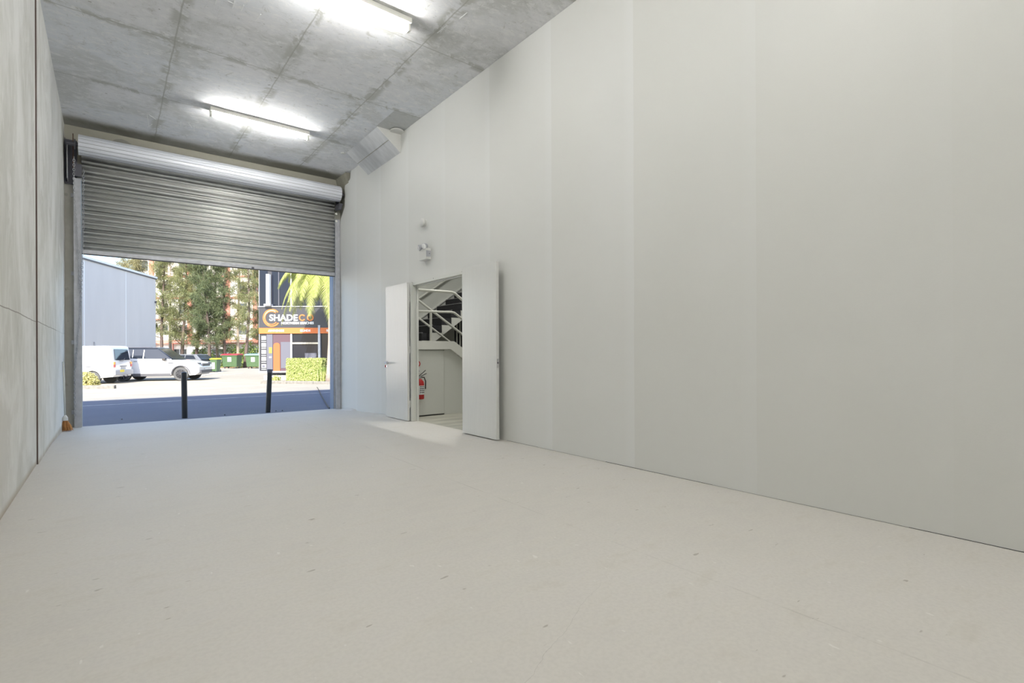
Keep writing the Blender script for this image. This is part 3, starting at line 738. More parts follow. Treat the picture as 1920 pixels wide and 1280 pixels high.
# ------------------------------------------------------------------ apartments beyond the trees
def bld_frame(px, d): p = at(px, d); return p
p = at(255, 74, -.4)
ap = empty('apartment_block', 'tall cream apartment block with red brick bands behind the feathery trees', 'building', p, AZ)
Wd = (520 - 255) / FPX * 74
MB().box((0, 0, 0), (Wd, 12, 21)).build('wall', M_cream, ap)
bk_ = MB()
for zz in (3.2, 6.3, 9.4, 12.5, 15.6): bk_.box((-.05, -.20, zz), (Wd + .05, .01, zz + .2))
for xx in (2.0, 7.5, 13.0, 17.0): bk_.box((xx, -.12, 0), (xx + .7, .01, 20.9))
bk_.build('brick_bands', M_brick, ap)
for r_ in range(5):
    for c_ in range(7):
        x_ = .6 + c_ * 2.85; z_ = 4.2 + r_ * 3.1
        wn = MB().box((x_, -.06, z_), (x_ + 1.2, .01, z_ + 1.4)).build('window', M_windark, ap)
# low building under the canopy
p = at(285, 60, -.35)
lb_ = empty('low_building', 'low cream building with dark windows and red gutter behind the green bins', 'building', p, AZ)
Wd = (500 - 285) / FPX * 60
MB().box((0, 0, 0), (Wd, 6, 2.5)).build('wall', M_cream, lb_)
MB().box((-.2, -.4, 2.5), (Wd + .2, 6, 2.68)).build('gutter', M_brick, lb_)
for c_ in range(6):
    x_ = .3 + c_ * 2.25
    wn = MB().box((x_, -.05, .7), (x_ + 1.5, .01, 1.9)).build('window', M_windark, lb_)
    MB().box((x_ + .72, -.08, .7), (x_ + .78, -.05, 1.9)).box((x_, -.08, 1.28), (x_ + 1.5, -.05, 1.33)).build('window_bar', M_signwhite, wn)
for xx in (.5, 2.6): MB().box((xx, -.35, 0), (xx + .12, -.2, 2.5)).build('post', M_brick, lb_)

# soil strip under the trees
struct(MB().prism([(-33, 49), (-13, 49), (-13, 58), (-33, 58)], lambda u, v, t: tuple(W(u, v, t)), -.40, -.335).build('garden_bed', M_soil))

# ------------------------------------------------------------------ feathery trees
def casuarina(px, d, h, m, seed, dens=1.0, spread=2.2, lean=0.0, bark=M_bark, label='', low=.18):
    rnd = random.Random(seed); p = at(px, d)
    root = empty('casuarina_tree', label, 'tree', (p.x, p.y, p.z - .02), AZ, 'trees behind the car park')
    tr = [Vector((lean * t * h + .18 * math.sin(t * 5 + seed), .15 * math.sin(t * 4 + seed * 2), t * h)) for t in [i / 10 for i in range(11)]]
    mb = MB().tube(tr, [.15 * (1 - t / 11) + .015 for t in range(11)], 8)
    v = []; f = []
    nb = int(58 * dens)
    for b in range(nb):
        t = low + (1 - low) * (b + rnd.random()) / nb; i = min(9, int(t * 10)); q = tr[i].lerp(tr[i + 1], t * 10 - i)
        a = rnd.uniform(0, 2 * math.pi); L_ = spread * (1.15 - t * .75) * rnd.uniform(.55, 1.1)
        e = q + Vector((math.cos(a) * L_, math.sin(a) * L_, L_ * rnd.uniform(.15, .7)))
        mb.tube([q, (q + e) / 2 + Vector((0, 0, -.08)), e], [.04, .025, .01], 4, cap=False)
        for c in range(int(8)):
            s_ = rnd.uniform(.35, 1.05); cc = q.lerp(e, s_) + Vector((rnd.gauss(0, .22), rnd.gauss(0, .22), rnd.gauss(0, .2)))
            for k in range(34):
                bs = cc + Vector((rnd.gauss(0, .13), rnd.gauss(0, .13), rnd.gauss(0, .12)))
                dr = Vector((rnd.gauss(0, .5), rnd.gauss(0, .5), rnd.uniform(-1.2, .15))).normalized() * rnd.uniform(.20, .50)
                sd_ = dr.cross(Vector((rnd.gauss(0, 1), rnd.gauss(0, 1), rnd.gauss(0, 1)))).normalized() * rnd.uniform(.006, .015)
                k0 = len(v); v += [bs - sd_, bs + sd_, bs + dr + sd_ * .5, bs + dr - sd_ * .5]; f.append((k0, k0 + 1, k0 + 2, k0 + 3))
    mb.build('trunk', bark, root, smooth=True)
    me = bpy.data.meshes.new('foliage'); me.from_pydata([tuple(q) for q in v], [], f); link('foliage', me, m, root)
    return root
T = [
 (262, 52, 11.5, M_needle2, 1, .8, 2.0, .01, M_bark, 'feathery tree whose top shows over the blue-grey warehouse roof, near the sky gap', .3),
 (232, 56, 11.5, M_needle2, 2, .7, 2.4, 0, M_bark, 'feathery olive tree farthest left above the warehouse roof', .4),
 (304, 50, 13, M_needle, 3, .75, 1.7, .015, M_bark, 'feathery tree standing right at the corner of the blue-grey warehouse', .22),
 (322, 53, 13, M_needle2, 4, .5, 1.7, -.02, M_barkp, 'pale-trunked feathery tree second from the warehouse corner', .3),
 (345, 50, 13, M_needle, 5, 1.1, 1.8, .01, M_bark, 'feathery tree rising behind the white four-wheel drive car', .16),
 (368, 52, 13.5, M_needle, 6, 1.2, 1.8, .0, M_bark, 'dense green feathery tree above the parked silver wagon', .16),
 (388, 49, 13, M_needle3, 7, 1.3, 1.7, -.01, M_bark, 'darkest dense feathery tree behind the yellow-lidded bin', .14),
 (406, 52, 13, M_needle, 8, .8, 1.6, .01, M_barkp, 'slender feathery tree between the yellow-lidded and red-lidded bins', .2),
 (423, 50, 13, M_needle3, 9, .9, 1.5, -.01, M_bark, 'dark straight-trunked feathery tree behind the red-lidded bin', .22),
 (448, 51, 13, M_needle2, 10, .5, 1.6, .0, M_barkp, 'reddish-trunked airy feathery tree between the two large bins', .22),
 (462, 49, 13, M_needle, 12, .55, 1.4, .01, M_bark, 'thin feathery tree just left of the blue-lidded bin', .2),
 (482, 52, 13, M_needle, 13, .6, 1.4, .0, M_barkp, 'feathery tree half hidden by the left edge of the shop', .2)]
for a in T:
    px, d, h, m_, sd_, de, sp, ln, bkm, lab, lo = a
    casuarina(px, d, h, m_, sd_, de, sp, ln, bkm, lab, lo)

def leafy(name, parent, fnpt, n, size, m, seed=0):
    rnd = random.Random(seed); v = []; f = []
    for k in range(n):
        c, nn = fnpt(rnd); nn = (Vector(nn) + Vector((rnd.gauss(0, .6), rnd.gauss(0, .6), rnd.gauss(0, .6)))).normalized()
        a = nn.cross(Vector((rnd.gauss(0, 1), rnd.gauss(0, 1), rnd.gauss(0, 1)))).normalized(); b = nn.cross(a)
        s_ = size * rnd.uniform(.6, 1.3); c = Vector(c); k0 = len(v)
        v += [c - a * s_, c - b * s_ * .5, c + a * s_, c + b * s_ * .5]; f.append((k0, k0 + 1, k0 + 2, k0 + 3))
    me = bpy.data.meshes.new(name); me.from_pydata([tuple(q) for q in v], [], f); return link(name, me, m, parent)
def boxfn(sx, sy, sz):
    def fn(r):
        q = r.random()
        if q < .45: return (r.uniform(0, sx), -abs(r.gauss(0, .02)), r.uniform(0, sz)), (0, -1, .2)
        if q < .7: return (r.uniform(0, sx), r.uniform(0, sy), sz + r.gauss(0, .02)), (0, 0, 1)
        if q < .8: return (r.gauss(0, .02), r.uniform(0, sy), r.uniform(0, sz)), (-1, 0, .2)
        if q < .9: return (sx + r.gauss(0, .02), r.uniform(0, sy), r.uniform(0, sz)), (1, 0, .2)
        return (r.uniform(.05, sx - .05), r.uniform(.05, sy - .05), r.uniform(.1, sz)), (0, -1, .5)
    return fn
def blobfn(sx, sy, sz):
    def fn(r):
        v = Vector((r.gauss(0, 1), r.gauss(0, 1), abs(r.gauss(0, 1)))).normalized(); k = r.uniform(.75, 1.03)
        return (v.x * sx * k, v.y * sy * k, v.z * sz * k), v
    return fn
# shrubs behind the bins
for k, (px, d, sx, sz, lab) in enumerate(((470, 50, 1.3, 2.6, 'leafy green shrub behind the blue-lidded bin'), (436, 51.5, 1.2, 2.4, 'leafy green shrub behind the red-lidded bin'),
                              (380, 53, 1.5, 2.2, 'leafy green shrub between tree trunks above the silver wagon'))):
    p = at(px, d); e = empty('shrub', lab, 'shrub', (p.x, p.y, p.z))
    leafy('foliage', e, blobfn(sx, .9, sz), 1500, .09, M_shrub, 40 + k)
    MB().tube([(0, 0, 0), (.1, 0, .8), (0, .1, 1.6)], .04, 5).build('stem', M_bark, e)

# ------------------------------------------------------------------ bins
def big_bin(px, d, lidm, stick, label):
    p = at(px, d); e = empty('dumpster', label, 'bin', (p.x, p.y, p.z), AZ, 'large green wheeled bins')
    bw, tw = .62, .70
    b = MB().add([(-bw, -.38, .17), (bw, -.38, .17), (bw, .38, .17), (-bw, .38, .17), (-tw, -.48, 1.18), (tw, -.48, 1.18), (tw, .48, 1.18), (-tw, .48, 1.18)],
                 [(0, 3, 2, 1), (4, 5, 6, 7), (0, 1, 5, 4), (1, 2, 6, 5), (2, 3, 7, 6), (3, 0, 4, 7)]).build('tub', M_greenbin, e, bevel=.03)
    MB().box((-.74, -.52, 1.16), (.74, .52, 1.215)).build('rim', M_greenbin, e, bevel=.01)
    MB().prism([(-.54, 1.218), (-.52, 1.27), (-.2, 1.34), (.5, 1.36), (.56, 1.30), (.56, 1.218)], lambda u, v, t: (t, u, v), -.75, .75).build('lid', lidm, e, bevel=.01)
    MB().box((-.17, -.47, .62), (.17, -.435, 1.02)).build('sticker', M_whitelab, e)['label'] = 'white notice sheet'
    for sx in (-1, 1):
        for sy in (-1, 1):
            wv = MB().lathe([(.085, -.02), (.085, .02)], (sx * .5, sy * .3, .086), (1, 0, 0), 14).build('wheel', M_tyre, e)
            MB().box((sx * .5 - .03, sy * .3 - .02, .1), (sx * .5 + .03, sy * .3 + .02, .19)).build('castor', M_steel, wv)
    MB().tube([(-.76, -.1, 1.1), (-.80, -.1, 1.1), (-.80, .1, 1.1), (-.76, .1, 1.1)], .02, 6).build('trunnion', M_steel, e)
    return e
big_bin(435, 47.2, M_lidred, 0, 'large green wheeled bin with a red lid and a white notice')
big_bin(479, 47.2, M_lidblue, 0, 'large green wheeled bin with a blue lid, half hidden by the shop')
p = at(404, 40); e = empty('wheelie_bin', 'small green wheelie bin with a yellow lid beside the silver wagon', 'bin', (p.x, p.y, p.z), AZ)
MB().add([(-.21, -.24, .06), (.21, -.24, .06), (.21, .24, .06), (-.21, .24, .06), (-.27, -.30, .98), (.27, -.30, .98), (.27, .32, .98), (-.27, .32, .98)],
         [(0, 3, 2, 1), (4, 5, 6, 7), (0, 1, 5, 4), (1, 2, 6, 5), (2, 3, 7, 6), (3, 0, 4, 7)]).build('tub', M_greenbin, e, bevel=.02)
MB().prism([(-.34, .98), (-.33, 1.03), (-.1, 1.08), (.3, 1.09), (.34, .98)], lambda u, v, t: (t, u, v), -.30, .30).build('lid', M_lidyel, e, bevel=.01)
MB().box((-.12, -.285, .25), (.10, -.262, .85)).build('sticker', M_lens, e)
for sx in (-1, 1): MB().lathe([(.10, -.025), (.10, .025)], (sx * .23, .24, .10), (1, 0, 0), 14).build('wheel', M_tyre, e)
MB().tube([(-.25, .36, 1.0), (.25, .36, 1.0)], .015, 6).build('handle', M_greenbin, e)

# ------------------------------------------------------------------ vehicles (local x = nose, local y = left side, z up)
def wheel(e, x, y, r, wd_, rim, spokes=5):
    s_ = 1 if y > 0 else -1
    t_ = MB().lathe([(r * .66, -wd_ / 2), (r * .93, -wd_ / 2), (r, -wd_ / 2 + .03), (r, wd_ / 2 - .03), (r * .93, wd_ / 2), (r * .66, wd_ / 2)], (x, y, r), (0, 1, 0), 28).build('wheel', M_tyre, e, smooth=False)
    q = MB().lathe([(r * .66, 0), (r * .62, .012), (r * .60, -.03)], (x, y + s_ * wd_ / 2, r), (0, s_, 0), 28)
    for k in range(spokes):
        a = 2 * math.pi * k / spokes; c_, s2 = math.cos(a), math.sin(a)
        yy0 = y + s_ * (wd_ / 2 + .005)
        q.tube([(x + c_ * .05, yy0, r + s2 * .05), (x + c_ * r * .6, yy0, r + s2 * r * .6)], .028, 5)
    q.lathe([(.07, 0), (.05, .02)], (x, y + s_ * wd_ / 2, r), (0, s_, 0), 12)
    q.build('rim', rim, t_)
def arch(cx, r, zb, n=10, rev=False):
    pts = [(cx + r * math.cos(a), .36 + r * math.sin(a)) for a in [math.pi * k / n for k in range(n + 1)]]
    return pts
def body_loft(outline, hw, name, m, e, taper=.02, inset=.03):
    """closed side outline (x,z) lofted across the width with softened flanks"""
    cx = sum(p_[0] for p_ in outline) / len(outline); cz = sum(p_[1] for p_ in outline) / len(outline)
    lay = [(-hw, 1 - taper, inset), (-hw + .06, 1 - taper * .4, .0), (-hw * .5, 1, 0), (hw * .5, 1, 0), (hw - .06, 1 - taper * .4, 0), (hw, 1 - taper, inset)]
    v = []; n = len(outline)
    for yv, sc, ins in lay:
        for (x_, z_) in outline:
            v.append((cx + (x_ - cx) * sc, yv, z_ - ins * (1 if z_ > cz else 0)))
    f = [tuple(range(n))[::-1], tuple(range(5 * n, 6 * n))]
    for i in range(5):
        for k in range(n): f.append((i * n + k, i * n + (k + 1) % n, (i + 1) * n + (k + 1) % n, (i + 1) * n + k))
    o = MB().add(v, f).build(name, m, e)
    bm = bmesh.new(); bm.from_mesh(o.data)
    bmesh.ops.triangulate(bm, faces=[f_ for f_ in bm.faces if len(f_.verts) > 4]); bm.to_mesh(o.data); bm.free()
    return o
def cabin(base, top, hb, ht, zb, zt, name, m, e, bevel=.05):
    """base/top: (x0,x1) extents"""
    return MB().add([(base[0], -hb, zb), (base[1], -hb, zb), (base[1], hb, zb), (base[0], hb, zb), (top[0], -ht, zt), (top[1], -ht, zt), (top[1], ht, zt), (top[0], ht, zt)],
                    [(0, 3, 2, 1), (4, 5, 6, 7), (0, 1, 5, 4), (1, 2, 6, 5), (2, 3, 7, 6), (3, 0, 4, 7)]).build(name, m, e, bevel)
def side_panel(e, name, poly, m, hb, ht, zb, zt, off=.012, part=None):
    """glass pane lying on the sloping cabin flank, both sides"""
    for s_ in (-1, 1):
        v = []; n = len(poly)
        for o_ in (off, off - .02):
            for x_, z_ in poly:
                t = (z_ - zb) / (zt - zb); v.append((x_, s_ * (hb + (ht - hb) * t + o_), z_))
        f = [tuple(range(n)), tuple(range(n, 2 * n))] + [(i, (i + 1) % n, n + (i + 1) % n, n + i) for i in range(n)]
        MB().add(v, f).build(name, m, part or e)

# --- white four-wheel drive: rear at px ~238, nose at px ~398
pf, prr = at(352.6, 29.3), at(247, 28.72)
ax_ = Vector((pf.x - prr.x, pf.y - prr.y)); wb = ax_.length; th = math.atan2(ax_.y, ax_.x); sc = wb / 2.92
suv = empty('suv', 'white four-wheel drive car with a black roof parked behind the van', 'car', (prr.x, prr.y, gz((pf.y + prr.y) / 2)), th)
# local frame: rear axle x=0, front axle x=2.92 (camera side is local -y)
WB = wb; hw = .99
def ar(cx, r, n=12): return [(cx + r * math.cos(math.pi * k / n), .38 + r * math.sin(math.pi * k / n)) for k in range(n + 1)]
low = [(-.92, .62), (-.86, .34), (-.45, .30)] + ar(0, .45)[::-1] + [(.50, .28), (WB - .5, .28)] + ar(WB, .45)[::-1] + [(WB + .5, .30), (WB + .78, .32), (WB + .93, .45),
       (WB + .95, .75), (WB + .90, .92), (WB + .75, 1.02), (WB + .30, 1.12), (WB - .42, 1.17), (-.40, 1.17), (-.93, 1.15), (-.98, .9)]
body_loft(low, hw, 'body', M_carwhite, suv, .025, .02)
body_loft([(-.93, 1.14), (WB - .45, 1.14), (WB - .62, 1.22), (-.55, 1.27), (-.92, 1.24)], hw - .03, 'shoulder', M_carwhite, suv, .01, .01)
cabin((-.93, WB - .42), (-.80, WB - 1.22), hw - .05, .76, 1.17, 1.80, 'cabin', M_glass, suv, .05)
side_panel(suv, 'rear_pillar', [(-.88, 1.18), (-.54, 1.18), (-.46, 1.50), (-.28, 1.70), (-.78, 1.70)], M_carwhite, hw - .05, .76, 1.17, 1.80, .010)
side_panel(suv, 'pillar_trim', [(.44, 1.22), (.475, 1.22), (.475, 1.72), (.44, 1.72)], M_rims, hw - .05, .76, 1.17, 1.80, .014)
side_panel(suv, 'pillar_trim', [(.96, 1.22), (1.01, 1.22), (1.01, 1.72), (.96, 1.72)], M_rims, hw - .05, .76, 1.17, 1.80, .014)
MB().box((-.84, -.77, 1.775), (WB - 1.24, .77, 1.845)).build('roof', M_glass, suv, bevel=.03)['label'] = 'black roof'
MB().box((-1.0, -.72, 1.74), (-.80, .72, 1.80)).build('spoiler', M_glass, suv, bevel=.01)
for s_ in (-1, 1): MB().tube([(-.6, s_ * .74, 1.86), (WB - 1.5, s_ * .74, 1.87)], .018, 6).build('roof_rail', M_steeldk, suv)
G = (hw - .05, .76, 1.17, 1.80)
side_panel(suv, 'side_window', [(-.52, 1.30), (.42, 1.26), (.42, 1.70), (-.10, 1.72), (-.40, 1.52)], M_glass, *G)
side_panel(suv, 'side_window', [(.48, 1.26), (.95, 1.25), (.95, 1.72), (.48, 1.71)], M_glass, *G)
side_panel(suv, 'side_window', [(1.02, 1.25), (WB - .72, 1.24), (WB - 1.28, 1.72), (1.02, 1.73)], M_glass, *G)
MB().add([(WB - .44, -.84, 1.21), (WB - .44, .84, 1.21), (WB - 1.21, .70, 1.775), (WB - 1.21, -.70, 1.775), (WB - .40, -.84, 1.19), (WB - .40, .84, 1.19), (WB - 1.17, .70, 1.79), (WB - 1.17, -.70, 1.79)],
         [(0, 1, 2, 3), (4, 5, 6, 7), (0, 1, 5, 4), (1, 2, 6, 5), (2, 3, 7, 6), (3, 0, 4, 7)]).build('windscreen', M_glass, suv)
for xx, s0 in ((0, 1), (WB, 1)):
    for s_ in (-1, 1):
        rg = []
        for k in range(13):
            a = math.pi * k / 12; rg.append((xx + .46 * math.cos(a), s_ * (hw - .0), .38 + .46 * math.sin(a)))
        MB().tube(rg, .035, 6).build('wheel_arch', M_clad, suv)
for s_ in (-1, 1):
    wheel(suv, 0, s_ * .86, .38, .25, M_rim, 10); wheel(suv, WB, s_ * .86, .38, .25, M_rim, 10)
    MB().box((.5, s_ * .97 - .03, .26), (WB - .5, s_ * .97 + .03, .42)).build('sill', M_clad, suv, bevel=.01)
    MB().box((WB - .86, s_ * 1.0, 1.12), (WB - .68, s_ * 1.0 + s_ * .17, 1.27)).build('mirror', M_glass, suv, bevel=.03)
    MB().box((WB - .62, s_ * .985, .96), (WB - .36, s_ * .998, 1.01)).build('vent', M_steeldk, suv)
    MB().box((WB + .52, s_ * .62, .90), (WB + .90, s_ * .93, 1.0)).build('headlight', M_glass, suv, bevel=.02)
    MB().box((.55, s_ * .985, 1.08), (.72, s_ * 1.0, 1.105)).box((1.05, s_ * .985, 1.07), (1.22, s_ * 1.0, 1.095)).build('door_handle', M_steeldk, suv)
MB().box((WB + .91, -.55, .80), (WB + .965, .55, .95)).build('grille', M_steeldk, suv, bevel=.01)
MB().box((WB + .85, -.80, .42), (WB + .975, .80, .58)).build('air_intake', M_clad, suv, bevel=.02)
MB().box((WB + .96, -.25, .60), (WB + .975, .25, .70)).build('number_plate', M_whitelab, suv)

# --- white van seen from behind: heading (-.98,-.19) in camera plane
hv = RT0 * -.98 + FW * -.19; th = math.atan2(hv.y, hv.x)
pc = at(213.5, 25.6); pcen = pc + (RT0 * -.19 + FW * .98) * .84
van = empty('van', 'white delivery van seen from behind beside the blue-grey warehouse', 'van', (pcen.x, pcen.y, gz(pcen.y) - .02), th)
# local: x forward (left in picture), rear face at x=0; camera side is local +y
hv_w = .84
low = [(.02, .38), (.55, .34)] + [(x_ + 0, z_) for x_, z_ in [(.95 + .38 * math.cos(math.pi - math.pi * k / 10), .32 + .38 * math.sin(math.pi * k / 10)) for k in range(11)]] + \
      [(2.9, .34)] + [(3.45 + .38 * math.cos(math.pi - math.pi * k / 10), .32 + .38 * math.sin(math.pi * k / 10)) for k in range(11)] + \
      [(4.4, .36), (4.5, .8), (4.42, 1.1), (3.9, 1.82), (3.6, 1.92), (.22, 1.94), (.14, 1.86), (.04, 1.2), (0, .95), (0, .5)]
body_loft(low, hv_w, 'body', M_carwhite, van, .012, .03)
def vb(a, b, name, m_, bev=0, par=None): return MB().box(a, b).build(name, m_, par or van, bev)
MB().add([(.028, -.66, 1.22), (.028, .66, 1.22), (.118, .60, 1.76), (.118, -.60, 1.76), (.048, -.66, 1.22), (.048, .66, 1.22), (.138, .60, 1.76), (.138, -.60, 1.76)],
         [(0, 1, 2, 3), (4, 5, 6, 7), (0, 1, 5, 4), (1, 2, 6, 5), (2, 3, 7, 6), (3, 0, 4, 7)]).build('rear_window', M_glass, van, bevel=.008).location.x = -.012
for s_ in (-1, 1):
    y0, y1 = (.70, .835) if s_ > 0 else (-.835, -.70)
    vb((-.012, y0, 1.00), (.02, y1, 1.12), 'indicator', M_amber); vb((-.012, y0, .86), (.02, y1, .995), 'tail_light', M_redlens)
    wheel(van, .95, s_ * .72, .32, .20, M_rims, 6); wheel(van, 3.45, s_ * .72, .32, .20, M_rims, 6)
vb((-.07, -.84, .46), (.03, .84, .72), 'bumper', M_bumper, .03)
vb((-.018, -.20, .74), (.01, .20, .86), 'plate_recess', M_bumper)
vb((-.075, .05, .60), (-.068, .42, .72), 'number_plate', M_yellow)
vb((-.02, -.30, .88), (.01, .30, .92), 'tailgate_handle', M_steeldk)
MB().tube([(-.02, .05, .40), (-.16, .0, .38), (-.2, .0, .46)], .03, 6).build('tow_bar', M_steeldk, van)
MB().tube([(.0, .35, 1.18), (-.03, .1, 1.16), (.0, -.15, 1.30)], .012, 5).build('wiper', M_steeldk, van)
vb((1.1, .835, .4), (1.115, .845, 1.85), 'door_seam', M_bumper); vb((1.0, .84, .88), (1.25, .85, .91), 'rub_strip', M_steeldk)
for k in range(5): vb((1.42, .838, .42 + .09 * k), (1.62, .848, .49 + .09 * k), 'side_vent', M_bumper)

# --- silver wagon beyond
pr1 = at(404, 38.5); th = math.atan2((-RT0 + FW * .05).y, (-RT0 + FW * .05).x)
wg = empty('station_wagon', 'dark silver wagon with white bonnet line half hidden behind the white four-wheel drive', 'car', (pr1.x, pr1.y, pr1.z), th)
wg.location += FW * 1.0 - RT0 * 1.05
low = [(.02, .35), (.45, .28)] + [(.85 + .36 * math.cos(math.pi - math.pi * k / 10), .31 + .36 * math.sin(math.pi * k / 10)) for k in range(11)] + [(3.0, .26)] + \
      [(3.55 + .36 * math.cos(math.pi - math.pi * k / 10), .31 + .36 * math.sin(math.pi * k / 10)) for k in range(11)] + [(4.3, .3), (4.4, .6), (4.2, .85), (3.2, .95), (.25, 1.0), (.0, .8), (-.04, .5)]
body_loft(low, .88, 'body', M_carsilver, wg, .02, .02)
cabin((.12, 3.1), (.65, 2.3), .82, .64, .97, 1.42, 'cabin', M_carsilver, wg, .05)
GG = (.82, .64, .97, 1.42)
side_panel(wg, 'side_window', [(.55, 1.05), (1.4, 1.04), (1.4, 1.34), (.8, 1.33)], M_glass, *GG)
side_panel(wg, 'side_window', [(1.47, 1.04), (2.7, 1.03), (2.25, 1.34), (1.47, 1.35)], M_glass, *GG)
MB().add([(.13, -.70, 1.02), (.13, .70, 1.02), (.56, .60, 1.36), (.56, -.60, 1.36), (.17, -.70, 1.0), (.17, .70, 1.0), (.60, .60, 1.34), (.60, -.60, 1.34)],
         [(0, 1, 2, 3), (4, 5, 6, 7), (0, 1, 5, 4), (1, 2, 6, 5), (2, 3, 7, 6), (3, 0, 4, 7)]).build('rear_window', M_glass, wg).location.x = -.03
for s_ in (-1, 1):
    wheel(wg, .85, s_ * .76, .31, .2, M_rims, 8); wheel(wg, 3.55, s_ * .76, .31, .2, M_rims, 8)
    MB().box((-.03, s_ * .6 - .2, .72), (.05, s_ * .6 + .2, .85)).build('tail_light', M_redlens, wg, bevel=.01)
MB().box((-.08, -.85, .34), (.1, .85, .52)).build('bumper', M_clad, wg, bevel=.02)

# ------------------------------------------------------------------ kerb island and bush on the left
def kerb(px0, px1, d0, d1, name, label, wdt=.16, h=.16, drop=0):
    a, b = at(px0, d0), at(px1, d1); mb = MB(); dirv = (b - a); dirv.z = 0; L_ = dirv.length; ang_ = math.atan2(dirv.y, dirv.x)
    o = empty(name, label, 'kerb', (a.x, a.y, min(a.z, b.z)), ang_)
    n_ = max(1, int(L_ / 1.4))
    for k in range(n_):
        x0, x1 = L_ * k / n_, L_ * (k + 1) / n_ - .012
        MB().prism([(0, -.02), (0, h - .03), (.03, h), (wdt, h), (wdt, -.02)], lambda u, v, t: (t, u, v), x0, x1).build('kerb_block', M_kerb, o, bevel=.008)
    return o
kerb(108, 214, 21.6, 21.9, 'kerb', 'pale concrete kerb of the planted island below the van')
kerb(488, 640, 25.0, 23.6, 'kerb', 'pale concrete kerb below the clipped hedge and shop')
p = at(160, 23.3); e = empty('bush', 'yellow-green rounded bush on the kerbed island in front of the van', 'bush', (p.x, p.y, p.z), AZ)
leafy('foliage', e, blobfn(.58, .5, .70), 2600, .045, M_bush, 5)
MB().tube([(0, 0, 0), (.05, 0, .3)], .02, 5).build('stem', M_bark, e)

# ------------------------------------------------------------------ shop building (its front faces the camera side)
DS = 29.4; SP = DS / FPX
p = at(487, DS, 0)
sh = empty('shop_building', 'dark graphite shop building with orange band at the right of the opening', 'building', (p.x, p.y, 0), AZ)
def sx(px): return (px - 487) * SP
def sz(py): return 1 + (662.7 - py) * SP
def sb(px0, px1, py0, py1, t0, t1, name, m_, par=None, bev=0):
    return MB().box((sx(px0), -t1, sz(py1)), (sx(px1), -t0, sz(py0))).build(name, m_, par or sh, bev)
MB().box((0, 0, sz(697)), (sx(760), 9, sz(400))).build('wall', M_graph, sh)
sb(494, 760, 697, 717, -.6, -.55, 'undercroft', M_greyp)
MB().box((sx(495), -.02, sz(722)), (sx(545), .6, sz(704))).build('plinth', M_signwhite, sh)
MB().box((sx(545), .05, sz(722)), (sx(760), .6, sz(697))).build('plinth', M_greyp, sh)
sb(487, 760, 574.2, 575.8, 0, .16, 'ledge', M_bumper)
sb(487, 487.8, 480, 697, 0, .08, 'corner_trim', M_bumper)
# upper glazing
for a, b in ((488.5, 502.5), (510.5, 523), (525, 545.5), (549.5, 600), (603, 660)):
    sb(a, b, 470, 573, .0, .02, 'glass_pane', M_shopglass)
sb(503.5, 509.3, 515, 571.5, .05, .28, 'downpipe', M_signwhite)
sb(500, 512.5, 570.5, 574, .02, .34, 'downpipe_shoe', M_bumper)
sb(546.3, 548.6, 470, 573.5, 0, .10, 'mullion', M_signwhite)
sb(523, 524.6, 470, 573, 0, .05, 'mullion', M_steeldk)
# shop sign
sgn = empty('shop_sign', 'dark shop sign with orange ring, white SHADE lettering and orange band', 'sign', (0, 0, 0)); sgn.location = (p.x, p.y, 0); sgn.rotation_euler = (0, 0, AZ)
def gb(px0, px1, py0, py1, t0, t1, name, m_, par=None): return MB().box((sx(px0), -t1, sz(py1)), (sx(px1), -t0, sz(py0))).build(name, m_, par or sgn)
gb(487.5, 700, 576.2, 614.6, .03, .10, 'board', mat('sign_board', (.045, .045, .052), .45))
gb(487.5, 700, 614.8, 625.4, .03, .12, 'band', M_orange)
def ring(cx, cy, r0, r1, a0, a1, m_, t=.11, n=40, par=None, name='ring'):
    mb = MB()
    for k in range(n):
        A_, B_ = math.radians(a0 + (a1 - a0) * k / n), math.radians(a0 + (a1 - a0) * (k + 1) / n)
        q = [(cx + r * math.cos(an), cy - r * math.sin(an)) for r, an in ((r0, A_), (r1, A_), (r1, B_), (r0, B_))]
        mb.prism([(sx(a), sz(b)) for a, b in q], lambda u, v, tt: (u, -tt, v), t - .012, t)
    return mb.build(name, m_, par or sgn)
ring(511.5, 596, 14.2, 16.8, 42, 322, M_orange, .116)
ring(511.0, 596, 11.2, 13.0, 48, 318, M_orange, .116)
ring(511.8, 595.6, 12.9, 14.0, 60, 250, M_signwhite, .112)
tf = lambda u, v, t: (u, -.10 - t, v)
text_part('lettering', 'SHADE', M_signwhite, sgn, tf, sx(507), sx(560), sz(601.8), sz(589.7), .022, .02)
ring(568.5, 595.8, 4.0, 6.2, 35, 325, M_orange, .116, name='letter_c'); ring(583.5, 595.8, 4.0, 6.2, 0, 360, M_orange, .116, name='letter_o')
text_part('lettering', 'NORTHERN BEACHES', M_signwhite, sgn, tf, sx(529.5), sx(590), sz(608.2), sz(603.6), .03, .02)
tf2 = lambda u, v, t: (u, -.12 - t, v)
text_part('lettering', 'AWNINGS', M_signwhite, sgn, tf2, sx(504.5), sx(534.5), sz(622.2), sz(618), .03, .015)
text_part('lettering', 'BLINDS', M_signwhite, sgn, tf2, sx(565), sx(584), sz(622.2), sz(618), .03, .015)
text_part('lettering', 'SHUTTERS', M_signwhite, sgn, tf2, sx(613.5), sx(650), sz(622.2), sz(618), .03, .015)
# lower front
sb(487.5, 501, 626, 695.5, 0, .05, 'panel', M_graph)
sb(501, 512, 626, 695.5, 0, .05, 'panel', M_greyp)
sb(512.5, 545.5, 626, 695.5, 0, .04, 'panel', M_plum)
sb(527.5, 545.5, 641, 690, .04, .06, 'panel', M_greyp)
